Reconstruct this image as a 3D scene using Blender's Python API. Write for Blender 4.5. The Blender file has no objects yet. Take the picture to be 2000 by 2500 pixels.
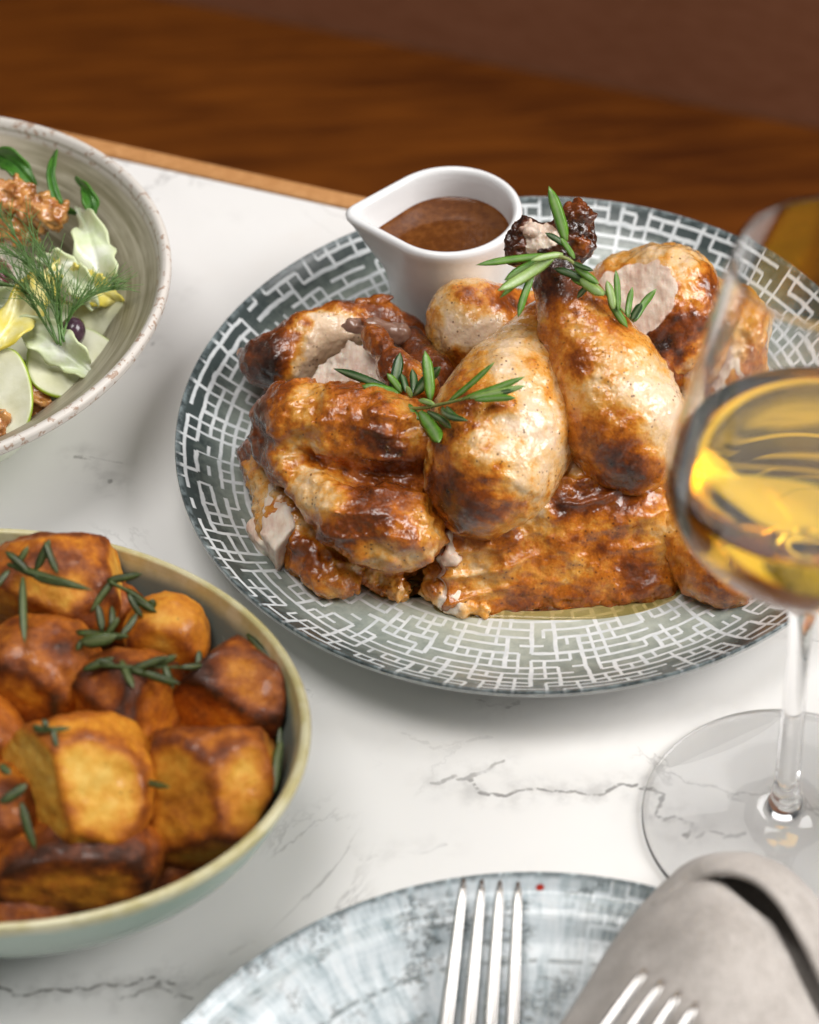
import bpy, math, random
import numpy as np
from mathutils import Vector, Matrix

# ------------------------------------------------------------------ camera, world, lights
SC = bpy.context.scene
COL = SC.collection
F_PX, PITCH, ROLL, CAM_H = 6510.4, math.radians(44.8065), math.radians(-3.27515), 0.73346
_fw = np.array([0, math.cos(PITCH), -math.sin(PITCH)]); _up = np.array([0, math.sin(PITCH), math.cos(PITCH)])
_rt = np.array([1.0, 0, 0]); _c, _s = math.cos(ROLL), math.sin(ROLL)
CR, CU, CW = _rt*_c + _up*_s, -_rt*_s + _up*_c, _fw
CAM = np.array([0, 0, CAM_H])

cam = bpy.data.cameras.new('camera'); camo = bpy.data.objects.new('camera', cam); COL.objects.link(camo)
camo.matrix_world = Matrix(((CR[0], CU[0], -CW[0], 0), (CR[1], CU[1], -CW[1], 0), (CR[2], CU[2], -CW[2], CAM_H), (0, 0, 0, 1)))
cam.sensor_fit = 'HORIZONTAL'; cam.sensor_width = 36; cam.lens = F_PX/2000*36
cam.clip_start = 0.02; cam.clip_end = 60
cam.dof.use_dof = True; cam.dof.focus_distance = 1.0; cam.dof.aperture_fstop = 9.0; cam.dof.aperture_blades = 9
SC.camera = camo

W = bpy.data.worlds.new('World'); SC.world = W; W.use_nodes = True
W.node_tree.nodes['Background'].inputs[0].default_value = (0.95, 0.97, 1.0, 1)
W.node_tree.nodes['Background'].inputs[1].default_value = 0.09

def area(name, loc, target, sx, sy, power, col):
    l = bpy.data.lights.new(name, 'AREA'); l.shape = 'RECTANGLE'; l.size = sx; l.size_y = sy; l.energy = power; l.color = col
    o = bpy.data.objects.new(name, l); COL.objects.link(o); o.location = loc
    o.rotation_euler = (Vector(target)-Vector(loc)).to_track_quat('-Z', 'Y').to_euler(); return o
area('window_light', (1.75, 0.42, 1.35), (0.0, 0.72, 0.0), 1.2, 1.4, 60, (1.0, 0.98, 0.96))
area('back_glint_light', (0.7, 2.7, 2.1), (0.0, 0.72, 0.0), 1.3, 1.0, 9, (1.0, 0.98, 0.96))  # added unseen lamp behind the table, only for glints on the skin
area('ceiling_light', (-0.25, 0.55, 2.2), (0.0, 0.72, 0.0), 1.0, 1.0, 31, (1.0, 0.97, 0.94))

SC.view_settings.view_transform = 'Standard'; SC.view_settings.look = 'None'
SC.view_settings.exposure = -0.12; SC.view_settings.gamma = 1.0; SC.view_settings.use_curve_mapping = False
SC.render.engine = 'CYCLES'
SC.cycles.use_denoising = True
SC.cycles.max_bounces = 14; SC.cycles.transmission_bounces = 12; SC.cycles.transparent_max_bounces = 12
SC.cycles.sample_clamp_indirect = 40.0

def PX(px, py, z):
    """photo pixel (2000 x 2500) -> the world point at height z"""
    d = (px-1000)*CR - (py-1250)*CU + F_PX*CW
    return CAM + d*((z-CAM_H)/d[2])
def PXA(pts): return [PX(*p) for p in pts]
def TOPX(P):
    q = np.atleast_2d(P)-CAM; z = q@CW
    return np.stack([1000+F_PX*(q@CR)/z, 1250-F_PX*(q@CU)/z, z], 1)
K = 1.0/6350.0          # metres per photo pixel near the main plate

# ------------------------------------------------------------------ scene-graph helpers
def tag(o, label=None, cat=None, group=None, kind=None):
    if label: o['label'] = label
    if cat: o['category'] = cat
    if group: o['group'] = group
    if kind: o['kind'] = kind
    return o
def empty(name, loc=(0, 0, 0), **kw):
    o = bpy.data.objects.new(name, None); COL.objects.link(o); o.location = Vector(loc); o.empty_display_size = 0.01
    return tag(o, **kw)
def link(name, me, mat, parent=None, smooth=True, **kw):
    """one mesh object; the mesh is given in world coordinates and keeps its place under its parent"""
    o = bpy.data.objects.new(name, me); COL.objects.link(o)
    if mat and not me.materials: me.materials.append(mat)
    if smooth: me.polygons.foreach_set('use_smooth', np.ones(len(me.polygons), bool))
    if parent is not None:
        o.parent = parent
        o.matrix_parent_inverse = Matrix.Identity(4)
        off = Vector((0, 0, 0)); p = parent
        while p is not None: off += p.location; p = p.parent
        o.location = -off
    return tag(o, **kw)
def mesh(name, V, F):
    me = bpy.data.meshes.new(name)
    if isinstance(F, np.ndarray) and F.ndim == 2:
        n = len(F); k = F.shape[1]
        me.vertices.add(len(V)); me.vertices.foreach_set('co', np.asarray(V, np.float32).ravel())
        me.loops.add(n*k); me.loops.foreach_set('vertex_index', F.astype(np.int32).ravel())
        me.polygons.add(n); me.polygons.foreach_set('loop_start', np.arange(0, n*k, k, dtype=np.int32))
        me.update(calc_edges=True); me.validate()
    else:
        me.from_pydata([tuple(v) for v in V], [], [tuple(f) for f in F]); me.update()
    return me
def attr(me, name, vals):
    a = me.attributes.new(name, 'FLOAT', 'POINT'); a.data.foreach_set('value', np.asarray(vals, np.float32))

# ------------------------------------------------------------------ node expressions
class Nt:
    def __init__(s, name):
        s.m = bpy.data.materials.new(name); s.m.use_nodes = True; s.t = s.m.node_tree
        s.b = s.t.nodes['Principled BSDF']; s.out = s.t.nodes['Material Output']
    def new(s, t): return s.t.nodes.new(t)
    def put(s, sock, v):
        if isinstance(v, X): s.t.links.new(v.s, sock)
        elif isinstance(v, (tuple, list)):
            v = tuple(v)
            n = len(sock.default_value)
            sock.default_value = (v+(1,))[:n] if len(v) < n else v[:n]
        else: sock.default_value = v
    def math(s, op, *a):
        n = s.new('ShaderNodeMath'); n.operation = op
        for i, v in enumerate(a): s.put(n.inputs[i], v)
        return X(s, n.outputs[0])
    def coord(s, w='Object'): return X(s, s.new('ShaderNodeTexCoord').outputs[w])
    def sep(s, v):
        n = s.new('ShaderNodeSeparateXYZ'); s.put(n.inputs[0], v); return [X(s, o) for o in n.outputs]
    def comb(s, x=0, y=0, z=0):
        n = s.new('ShaderNodeCombineXYZ')
        for i, v in enumerate((x, y, z)): s.put(n.inputs[i], v)
        return X(s, n.outputs[0])
    def noise(s, vec, scale, detail=4, rough=.55, dist=0, col=False):
        n = s.new('ShaderNodeTexNoise'); s.put(n.inputs['Vector'], vec); s.put(n.inputs['Scale'], scale)
        n.inputs['Detail'].default_value = detail; n.inputs['Roughness'].default_value = rough; n.inputs['Distortion'].default_value = dist
        return X(s, n.outputs['Color' if col else 'Fac'])
    def voro(s, vec, scale, feat='F1', rnd=1.0, out='Distance'):
        n = s.new('ShaderNodeTexVoronoi'); n.feature = feat; s.put(n.inputs['Vector'], vec); s.put(n.inputs['Scale'], scale)
        n.inputs['Randomness'].default_value = rnd; return X(s, n.outputs[out])
    def white(s, vec):
        n = s.new('ShaderNodeTexWhiteNoise'); n.noise_dimensions = '3D'; s.put(n.inputs['Vector'], vec); return X(s, n.outputs['Value'])
    def ramp(s, f, stops, interp='LINEAR'):
        n = s.new('ShaderNodeValToRGB'); s.put(n.inputs[0], f); r = n.color_ramp; r.interpolation = interp
        while len(r.elements) < len(stops): r.elements.new(0.5)
        for e, (p, c) in zip(r.elements, stops):
            e.position = p; e.color = (c, c, c, 1) if isinstance(c, (int, float)) else (c+(1,))[:4]
        return X(s, n.outputs[0])
    def mr(s, v, a, b, c=0., d=1., smooth=True):
        n = s.new('ShaderNodeMapRange'); n.interpolation_type = 'SMOOTHSTEP' if smooth else 'LINEAR'
        for i, q in enumerate((v, a, b, c, d)): s.put(n.inputs[i], q)
        return X(s, n.outputs[0])
    def mix(s, f, a, b, mode='MIX'):
        n = s.new('ShaderNodeMix'); n.data_type = 'RGBA'; n.blend_type = mode
        s.put(n.inputs[0], f); s.put(n.inputs[6], a); s.put(n.inputs[7], b); return X(s, n.outputs[2])
    def attr(s, name):
        n = s.new('ShaderNodeAttribute'); n.attribute_name = name; return X(s, n.outputs['Fac'])
    def bump(s, h, strength=.3, dist=.001, normal=None):
        n = s.new('ShaderNodeBump'); s.put(n.inputs['Height'], h); s.put(n.inputs['Strength'], strength); n.inputs['Distance'].default_value = dist
        if normal is not None: s.put(n.inputs['Normal'], normal)
        return X(s, n.outputs[0])
    def set(s, **kw):
        names = dict(color='Base Color', rough='Roughness', metal='Metallic', spec='Specular IOR Level', normal='Normal', coat='Coat Weight', coat_rough='Coat Roughness',
                     coat_normal='Coat Normal', trans='Transmission Weight', ior='IOR', sss='Subsurface Weight', sss_r='Subsurface Radius', sss_s='Subsurface Scale', sheen='Sheen Weight', emit='Emission Strength')
        for k, v in kw.items(): s.put(s.b.inputs[names[k]], v)
        return s.m
class X:
    def __init__(s, nt, sock): s.n, s.s = nt, sock
    def __add__(s, o): return s.n.math('ADD', s, o)
    __radd__ = __add__
    def __sub__(s, o): return s.n.math('SUBTRACT', s, o)
    def __rsub__(s, o): return s.n.math('SUBTRACT', o, s)
    def __mul__(s, o): return s.n.math('MULTIPLY', s, o)
    __rmul__ = __mul__
    def __truediv__(s, o): return s.n.math('DIVIDE', s, o)
    def floor(s): return s.n.math('FLOOR', s)
    def abs(s): return s.n.math('ABSOLUTE', s)
    def max(s, o): return s.n.math('MAXIMUM', s, o)
    def min(s, o): return s.n.math('MINIMUM', s, o)
    def gt(s, o): return s.n.math('GREATER_THAN', s, o)
    def lt(s, o): return s.n.math('LESS_THAN', s, o)
    def pw(s, o): return s.n.math('POWER', s, o)
    def clamp(s): return s.n.mr(s, 0., 1., 0., 1., False)
def vmul(nt, v, t):
    n = nt.new('ShaderNodeVectorMath'); n.operation = 'MULTIPLY'; nt.put(n.inputs[0], v); n.inputs[1].default_value = t; return X(nt, n.outputs[0])
def vadd(nt, v, w):
    n = nt.new('ShaderNodeVectorMath'); n.operation = 'ADD'; nt.put(n.inputs[0], v); nt.put(n.inputs[1], w); return X(nt, n.outputs[0])

# ------------------------------------------------------------------ implicit-surface toolkit (numpy)
def _hash(i, j, k, seed):
    h = (i*374761393 + j*668265263 + k*2147483647 + seed*1274126177) & 0xffffffff
    h = ((h ^ (h >> 13))*1274126177) & 0xffffffff
    h = ((h ^ (h >> 16))*2246822519) & 0xffffffff
    return (h & 0xffff)/32767.5-1.0
def vnoise(P, seed=0):
    I = np.floor(P).astype(np.int64); f = P-I; f = f*f*f*(f*(f*6-15)+10)
    r = 0
    for a in (0, 1):
        wa = f[:, 0] if a else 1-f[:, 0]
        for b in (0, 1):
            wb = f[:, 1] if b else 1-f[:, 1]
            for c in (0, 1):
                wc = f[:, 2] if c else 1-f[:, 2]
                r = r+wa*wb*wc*_hash(I[:, 0]+a, I[:, 1]+b, I[:, 2]+c, seed)
    return r
def fbm(P, seed=0, oct=3):
    r = 0; a = 1.0; P = P+17.3
    for o in range(oct): r = r+a*vnoise(P, seed+o*7); a *= .5; P = P*2.03+5.1
    return r/1.6
def smin(a, b, k):
    h = np.clip(.5+.5*(b-a)/k, 0, 1); return b*(1-h)+a*h-k*h*(1-h)
def smax(a, b, k): return -smin(-a, -b, k)
def rcone(P, a, ra, b, rb):
    ba = b-a; L2 = ba@ba; t = np.clip((P-a)@ba/L2, 0, 1)
    return np.linalg.norm(P-a-t[:, None]*ba, axis=1)-(ra+(rb-ra)*t)
def chain(pts, k=.006):
    """pts: (px, py, z, r_px)"""
    C = [(PX(p[0], p[1], p[2]), p[3]*K) for p in pts]
    def f(P):
        d = None
        for (a, ra), (b, rb) in zip(C[:-1], C[1:]):
            e = rcone(P, a, ra, b, rb); d = e if d is None else smin(d, e, k)
        return d
    f.box = [(a, r) for a, r in C]; return f
def ell(c, rad, rot=None):
    c = np.asarray(c, float); rad = np.asarray(rad, float); R = np.eye(3) if rot is None else np.array(rot)
    def f(P):
        q = (P-c)@R; k0 = np.linalg.norm(q/rad, axis=1); k1 = np.linalg.norm(q/rad**2, axis=1)+1e-9
        return k0*(k0-1)/k1
    f.box = [(c, rad.max())]; return f
def eul(x=0, y=0, z=0):
    from mathutils import Euler
    return np.array(Euler((math.radians(x), math.radians(y), math.radians(z))).to_matrix())
def uni(k, *fs):
    def f(P):
        d = fs[0](P)
        for g in fs[1:]: d = smin(d, g(P), k)
        return d
    f.box = [b for g in fs for b in g.box]; return f
def half(pt, n):
    pt = np.asarray(pt, float); n = np.asarray(n, float); n = n/np.linalg.norm(n)
    return lambda P: (P-pt)@n
def cut(f0, planes, k=.002):
    def f(P):
        d = f0(P)
        for h in planes: d = smax(d, h(P), k)
        return d
    f.box = f0.box; return f
def lump(f0, amp, freq, seed=0, oct=3):
    g = lambda P: f0(P)+amp*fbm(P*freq, seed, oct)
    g.box = [(c, r+abs(amp)*1.3) for c, r in f0.box]; return g
def slab(pts, zt, zb, top=(0, 0, 1), k=.0012):
    """convex slab of meat: pixel outline of its upper face at height zt, cut straight down to zb"""
    Q = [PX(x, y, zt) for x, y in pts]; c = np.mean(Q, 0); hs = [half(c, top), half(np.array([c[0], c[1], zb]), (0, 0, -1))]
    for a, b in zip(Q, Q[1:]+Q[:1]):
        e = b-a; n_ = np.array([e[1], -e[0], 0.0])
        if n_@((a+b)/2-c) < 0: n_ = -n_
        hs.append(half(a, n_+np.array([0, 0, -.15*np.linalg.norm(n_)])))
    def f(P):
        d = hs[0](P)
        for h in hs[1:]: d = smax(d, h(P), k)
        return d
    f.box = [(np.array([c[0], c[1], (zt+zb)/2]), max(np.linalg.norm(q[:2]-c[:2]) for q in Q)+.006)]; return f
def lump2(f, amp, fr): return lambda P: f(P)+amp*fbm(P*fr, 3, 2)
EDGES = [((0,0,0),(1,0,0)),((0,1,0),(1,1,0)),((0,0,1),(1,0,1)),((0,1,1),(1,1,1)),((0,0,0),(0,1,0)),((1,0,0),(1,1,0)),((0,0,1),(0,1,1)),((1,0,1),(1,1,1)),((0,0,0),(0,0,1)),((1,0,0),(1,0,1)),((0,1,0),(0,1,1)),((1,1,0),(1,1,1))]
def nets(f, h=.0011):
    lo = np.min([c-r for c, r in f.box], 0)-3*h; hi = np.max([c+r for c, r in f.box], 0)+3*h
    n = np.ceil((hi-lo)/h).astype(int)+1
    ax = [lo[i]+h*np.arange(n[i]) for i in range(3)]
    # coarse pass to skip far cells
    P = np.stack(np.meshgrid(*ax, indexing='ij'), -1).reshape(-1, 3)
    V = np.full(len(P), 1.0)
    st = 4; cax = [a[::st] for a in ax]
    Pc = np.stack(np.meshgrid(*cax, indexing='ij'), -1).reshape(-1, 3)
    Vc = f(Pc).reshape([len(a) for a in cax])
    near = np.abs(Vc) < h*st*2.2
    for q in range(3): near = near | np.roll(near, 1, q) | np.roll(near, -1, q)
    rep = np.repeat(np.repeat(np.repeat(near, st, 0), st, 1), st, 2)[:n[0], :n[1], :n[2]]
    sg = np.repeat(np.repeat(np.repeat(Vc, st, 0), st, 1), st, 2)[:n[0], :n[1], :n[2]]
    rep = rep.reshape(-1); V[:] = np.where(sg.reshape(-1) < 0, -1.0, 1.0)
    idx = np.nonzero(rep)[0]
    for s0 in range(0, len(idx), 200000):
        ii = idx[s0:s0+200000]; V[ii] = f(P[ii])
    V = V.reshape(n); s = V < 0
    cs = np.zeros(n-1, np.int8)
    for a in (0, 1):
        for b in (0, 1):
            for c in (0, 1): cs += s[a:n[0]-1+a, b:n[1]-1+b, c:n[2]-1+c]
    cell = np.argwhere((cs > 0) & (cs < 8)); vid = -np.ones(n-1, np.int64); vid[tuple(cell.T)] = np.arange(len(cell))
    acc = np.zeros((len(cell), 3)); cnt = np.zeros(len(cell))
    for e0, e1 in EDGES:
        A = cell+np.array(e0); B = cell+np.array(e1); va = V[tuple(A.T)]; vb = V[tuple(B.T)]
        m = (va < 0) != (vb < 0); t = np.where(m, va/np.where(m, va-vb, 1), 0)
        acc += np.where(m[:, None], A+(B-A)*t[:, None], 0); cnt += m
    vert = lo+h*acc/cnt[:, None]
    Q = []
    for d in range(3):
        u, w = (d+1) % 3, (d+2) % 3
        sl0 = [slice(None)]*3; sl1 = [slice(None)]*3; sl0[d] = slice(0, n[d]-1); sl1[d] = slice(1, n[d])
        s0, s1 = s[tuple(sl0)], s[tuple(sl1)]; ch = np.argwhere(s0 != s1)
        ok = (ch[:, u] > 0) & (ch[:, w] > 0) & (ch[:, u] < n[u]-1) & (ch[:, w] < n[w]-1); ch = ch[ok]
        fl = s0[tuple(ch.T)]
        eu = np.eye(3, dtype=int)[u]; ew = np.eye(3, dtype=int)[w]
        q = np.stack([vid[tuple((ch-eu-ew).T)], vid[tuple((ch-ew).T)], vid[tuple(ch.T)], vid[tuple((ch-eu).T)]], 1)
        q = np.where(fl[:, None], q, q[:, ::-1]); Q.append(q)
    Q = np.concatenate(Q); Q = Q[(Q >= 0).all(1)]
    def grad(P):
        e = h*.5; g = np.stack([f(P+np.eye(3)[i]*e)-f(P-np.eye(3)[i]*e) for i in range(3)], 1)/(2*e)
        return g/(np.linalg.norm(g, axis=1)[:, None]+1e-9)
    N = grad(vert); d = f(vert); vert = vert-N*np.clip(d, -h, h)[:, None]*.9
    return vert, Q, N

def lathe(profile, n=128, sx=1.0, sy=1.0, rot=0.0, center=(0, 0, 0), closed=False):
    """profile (r, z) from one pole to the other; r = 0 ends are closed by a fan ring"""
    pr = np.array(profile, float); m = len(pr); th = np.linspace(0, 2*np.pi, n, endpoint=False)
    x = pr[:, 0:1]*np.cos(th)*sx; y = pr[:, 0:1]*np.sin(th)*sy
    c, s = math.cos(rot), math.sin(rot)
    V = np.stack([x*c-y*s+center[0], x*s+y*c+center[1], np.repeat(pr[:, 1:2], n, 1)+center[2]], -1).reshape(-1, 3)
    i = np.arange(m-1)[:, None]; j = np.arange(n)[None]; jn = (j+1) % n
    F = np.stack([i*n+j, i*n+jn, (i+1)*n+jn, (i+1)*n+j], -1).reshape(-1, 4)
    return V, F
def smoothp(pts, k=4):
    """Catmull-Rom resampling of a polyline"""
    P = np.array(pts, float); Q = np.vstack([2*P[0]-P[1], P, 2*P[-1]-P[-2]]); out = []
    for i in range(len(P)-1):
        p0, p1, p2, p3 = Q[i:i+4]
        for t in np.linspace(0, 1, k, endpoint=False):
            out.append(.5*((2*p1)+(-p0+p2)*t+(2*p0-5*p1+4*p2-p3)*t*t+(-p0+3*p1-3*p2+p3)*t**3))
    out.append(P[-1]); return np.array(out)
def sweep(C, wid, thk, up=(0, 0, 1), n=8, power=2.6):
    """tube with a rounded flat section along C; widths and thicknesses per station"""
    C = np.array(C, float); T = np.gradient(C, axis=0); T /= np.linalg.norm(T, axis=1)[:, None]+1e-12
    up = np.array(up, float)
    if up.ndim == 1: up = np.repeat(up[None], len(C), 0)
    S = np.cross(T, up); S /= np.linalg.norm(S, axis=1)[:, None]+1e-12; U = np.cross(S, T)
    a = np.linspace(0, 2*np.pi, n, endpoint=False); ca = np.sign(np.cos(a))*np.abs(np.cos(a))**(2/power); sa = np.sign(np.sin(a))*np.abs(np.sin(a))**(2/power)
    wid = np.broadcast_to(np.asarray(wid, float), (len(C),)); thk = np.broadcast_to(np.asarray(thk, float), (len(C),))
    V = C[:, None]+S[:, None]*(wid[:, None]*.5*ca)[..., None]+U[:, None]*(thk[:, None]*.5*sa)[..., None]
    m = len(C); V = V.reshape(-1, 3); F = []
    for i in range(m-1):
        for j in range(n): F.append((i*n+j, (i+1)*n+j, (i+1)*n+(j+1) % n, i*n+(j+1) % n))
    F.append(tuple(range(n))); F.append(tuple((m-1)*n+j for j in reversed(range(n))))
    return V, F
def grid(G):
    G = np.array(G); a, b = G.shape[:2]; i = np.arange(a-1)[:, None]; j = np.arange(b-1)[None]
    F = np.stack([i*b+j, (i+1)*b+j, (i+1)*b+j+1, i*b+j+1], -1).reshape(-1, 4); return G.reshape(-1, 3), F
rng = random.Random(7)

# ------------------------------------------------------------------ table, bench
E1 = np.array([.913, -.408, 0]); E2 = np.array([.408, .913, 0])
def TAB(a, b, z=0): return E1*a+E2*b+np.array([0, 0, z])

def mat_marble():
    n = Nt('marble'); c = n.coord('Object')
    vd, vs = n.attr('vein_dist'), n.attr('vein_strength')
    w1 = (n.noise(c, 70, 6, .65)-.5)*.022; w2 = (n.noise(vadd(n, c, (3, 1, 0)), 420, 4, .7)-.5)*.0045
    d = (vd+w2*.35+w1*.03).max(0.)
    patch = n.mr(n.noise(vadd(n, c, (9, 2, 0)), 60, 3), .28, .50)
    line = n.mr(d, .0010, .0003)*patch*vs
    halo = n.mr(d, .011, .0)*vs*n.mr(n.noise(c, 110, 4), .4, .75)*.34
    cloud = n.mr(n.noise(c, 9, 5, .6, .6), .50, .80)*.16
    faint = n.mr((n.noise(vadd(n, c, (5, 5, 0)), 7, 7, .62, 1.4)-.5).abs(), .012, .0)*n.mr(n.noise(vadd(n, c, (1, 8, 0)), 11, 2), .54, .72)*.38
    v = (line*.74).max(halo).max(faint).max(cloud)
    col = n.mix(v, (.80, .79, .775), (.12, .11, .105))
    warm = n.mr(n.noise(vadd(n, c, (2, 7, 0)), 14, 4), .55, .8)*.22
    col = n.mix(warm, col, (.70, .63, .56))
    speck = n.mr(n.voro(c, 260), .035, .02)*n.mr(n.noise(c, 33, 2), .52, .62)*.35
    col = n.mix(speck, col, (.3, .27, .25))
    return n.set(color=col, rough=n.mr(n.noise(c, 40, 3), .3, .7, .30, .42), spec=.45)
def mat_wood(name, c1, c2, rough, stretch=(2, 60, 60), bump=.1, coat=0.):
    n = Nt(name); c = n.coord('Object')
    g = n.noise(vmul(n, c, stretch), 3.0, 6, .6, .8); b = n.noise(c, 2.4, 4, .55, .5)
    col = n.mix(n.mr(g*.6+b*.4, .34, .66), c1, c2)
    return n.set(color=col, rough=rough, spec=.2, normal=n.bump(g, bump, .002), coat=coat, coat_rough=.3)

VEINS = [  # photo pixels along each vein, strength
    ([(1050, 1912), (1110, 1893), (1160, 1890), (1230, 1858)], .7),
    ([(1128, 1903), (1168, 1936), (1240, 1943), (1330, 1930), (1420, 1937), (1500, 1922), (1555, 1915), (1600, 1932), (1622, 1945)], 1.),
    ([(1622, 1945), (1602, 1982), (1625, 2010), (1668, 2012), (1692, 2030), (1676, 2050)], 1.),
    ([(1700, 2050), (1740, 2035), (1820, 2040)], .5),
    ([(175, 1105), (235, 1140), (270, 1172), (305, 1222)], .85), ([(235, 1140), (300, 1130)], .4),
    ([(-30, 2395), (50, 2432), (170, 2422), (290, 2405), (380, 2385), (430, 2402)], 1.), ([(290, 2440), (380, 2405), (470, 2440)], .8),
    ([(345, 830), (385, 850), (350, 880)], .5), ([(1165, 1708), (1240, 1728), (1262, 1712)], .5),
    ([(880, 2098), (990, 2080), (1090, 2062)], .35), ([(640, 1600), (700, 1640), (760, 1700)], .35), ([(330, 720), (420, 745), (470, 700)], .3),
    ([(980, 1790), (1060, 1830), (1200, 1800)], .22), ([(420, 480), (520, 520), (640, 560)], .15), ([(560, 2330), (700, 2290), (860, 2300)], .2)]
A = np.concatenate([np.arange(-.62, -.40, .02), np.arange(-.40, .07, .0015), [.10, .20, .40, .70, 1.0]]); B = np.concatenate([[-.35, -.15, .05, .2, .3], np.arange(.36, .838, .0015), [.8405]])
AA, BB = np.meshgrid(A, B, indexing='ij')
G = AA[..., None]*E1+BB[..., None]*E2
V, F = grid(G)
vd = np.full(len(V), .05); vs = np.zeros(len(V))
for pts, st in VEINS:
    Q = [PX(x, y, 0) for x, y in pts]
    for amp in (.0022, .0013, .0008):                             # broken, branching run of each vein
        Q = [p for a, b in zip(Q[:-1], Q[1:]) for p in (a, (a+b)/2+np.array([rng.uniform(-amp, amp), rng.uniform(-amp, amp), 0]))]+[Q[-1]]
    for a, b in zip(Q[:-1], Q[1:]):
        ba = b-a; t = np.clip((V-a)@ba/(ba@ba), 0, 1); d = np.linalg.norm(V-a-t[:, None]*ba, axis=1)
        m = d < vd; vd = np.where(m, d, vd); vs = np.where(m, st, vs)
me = mesh('table_top', V, F); attr(me, 'vein_dist', vd); attr(me, 'vein_strength', vs)
tt = link('table_top', me, mat_marble(), smooth=False, kind='structure', label='white marble table top with fine grey veins')
M_EDGE = mat_wood('edge_oak', (.46, .215, .075), (.60, .31, .125), .45, (60, 60, 4))
def board(name, a0, a1, b0, b1, z0, z1, mat, parent=None, bev=.0015, **kw):
    P = [TAB(a, b, z) for a, b, z in ((a0, b0, z0), (a1, b0, z0), (a1, b1, z0), (a0, b1, z0), (a0, b0, z1), (a1, b0, z1), (a1, b1, z1), (a0, b1, z1))]
    me = mesh(name, P, [(3, 2, 1, 0), (4, 5, 6, 7), (0, 1, 5, 4), (1, 2, 6, 5), (2, 3, 7, 6), (3, 0, 4, 7)])
    o = link(name, me, mat, parent, smooth=False, **kw)
    m = o.modifiers.new('bevel', 'BEVEL'); m.width = bev; m.segments = 3; return o
board('wood_edging', -.62, 1.0, .8412, .8508, -.03, .0012, M_EDGE, tt)
board('table_core', -.62, 1.0, -.35, .8408, -.03, -.002, M_EDGE, tt)
M_SEAT = mat_wood('bench_wood', (.062, .014, .001), (.175, .048, .004), .5, (3, 30, 30), .05, .15)  # wood grain, with dark streaky reflections painted into the two browns
M_BACK = mat_wood('panel_wood', (.27, .108, .052), (.34, .145, .076), .5, (2, 40, 60), .05)
board('bench_seat', -1.4, 1.4, .80, 1.36, -.34, -.30, M_SEAT, None, .004, kind='structure')
board('bench_back', -1.4, 1.4, 1.362, 1.40, -.34, .45, M_BACK, None, .004, kind='structure')

# ------------------------------------------------------------------ main plate
PC = np.array([.0506, .7566, 0.0])
def plate_profile(R, zr, well=.085, wz=.0075):
    inner = smoothp([(0, wz), (well*.5, wz), (well, wz+.0004), (R*.80, wz+.004), (R*.90, wz+.0105), (R*.955, zr-.0045), (R*.985, zr-.0012), (R*.997, zr), (R, zr-.0012)], 6)
    outer = smoothp([(R, zr-.0012), (R*.985, zr-.0045), (R*.86, zr-.0165), (R*.68, .0035), (R*.60, .0018), (R*.585, 0), (R*.545, 0), (R*.53, .0025), (0, .003)], 5)
    return np.vstack([inner, outer[1:]])
def polar(n, c):
    x, y, z = n.sep(c); r = n.math('SQRT', x*x+y*y); th = n.math('ARCTAN2', y, x)*(1/(2*math.pi))+.5
    return x, y, z, r, th
def maze(n, r, th, w, N, lw, seed, p1=.36, p2=.42, wob=None):
    v = r/w; u = th*N
    if wob is not None: v = v+wob*.30; u = u+wob*.22
    k = v.floor(); j = u.floor(); ek = (v+.5).floor(); ej = (u+.5).floor()
    h1 = n.white(n.comb(ek, j, seed)).gt(p1); h2 = n.white(n.comb(ej, k, seed+7.)).gt(p2)
    d1 = (v-ek).abs()*w; d2 = (u-ej).abs()*(r*(2*math.pi/N))
    return (n.mr(d1, lw*1.35, lw*.7)*h1).max(n.mr(d2, lw*1.35, lw*.7)*h2)
def mat_plate():
    n = Nt('plate_glaze'); c = n.coord('Object'); x, y, z, r, th = polar(n, c)
    wob = n.noise(c, 90, 2)-.5
    ln = maze(n, r, th, .0044, 144., .00060, 1., .24, .50, wob)
    lw = maze(n, r, th, .0088, 72., .00078, 4., .55, .5, wob)
    ln = ln.max(lw)
    topside = n.mr(z, .0055, .0070)
    mott = n.noise(c, 240, 4, .6); big = n.noise(c, 16, 3)
    depth = n.mr(r, .055, .137)                                   # the glaze pools darker towards the rim
    depth = (depth*.62+.10+n.mr(r, .118, .139)*.32+(mott-.5)*.42+(big-.5)*.40).clamp()
    blk = n.ramp(depth, [(0, (.64, .65, .58)), (.35, (.44, .475, .415)), (.65, (.225, .262, .235)), (1, (.045, .062, .062))])
    white = n.mix(n.mr(mott, .3, .7), (.60, .64, .66), (.72, .75, .76))
    keep = n.mr(n.noise(vadd(n, c, (4, 0, 0)), 45, 3), .25, .42)
    col = n.mix(ln*(keep*.35+.65), blk, white)
    lip = n.mr(r, .1372, .1388)                                    # dark pooled lip
    col = n.mix(lip*.75, col, n.mix(n.mr(mott, .35, .65), (.03, .042, .045), (.22, .27, .28)))
    # oily juice near the meat
    jx = x+.012; jy = y+.038
    ju = n.mr(n.math('SQRT', jx*jx+jy*jy*1.7)+(n.noise(c, 40, 3)-.5)*.05, .088, .05)*.42
    col = n.mix(ju, col, n.mix(.6, col, (.62, .46, .12), 'MULTIPLY'))
    under = n.mix(n.mr(mott, .3, .7), (.62, .63, .61), (.70, .70, .68))
    up = n.sep(X(n, n.new('ShaderNodeNewGeometry').outputs['Normal']))[2].gt(-.02)
    col = n.mix(up, under, col)
    return n.set(color=col, rough=n.mr(mott, .3, .7, .16, .26), spec=.5, normal=n.bump(ln*.6+mott*.12, .16, .0006))
V, F = lathe(plate_profile(.14, .028), 192)
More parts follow.
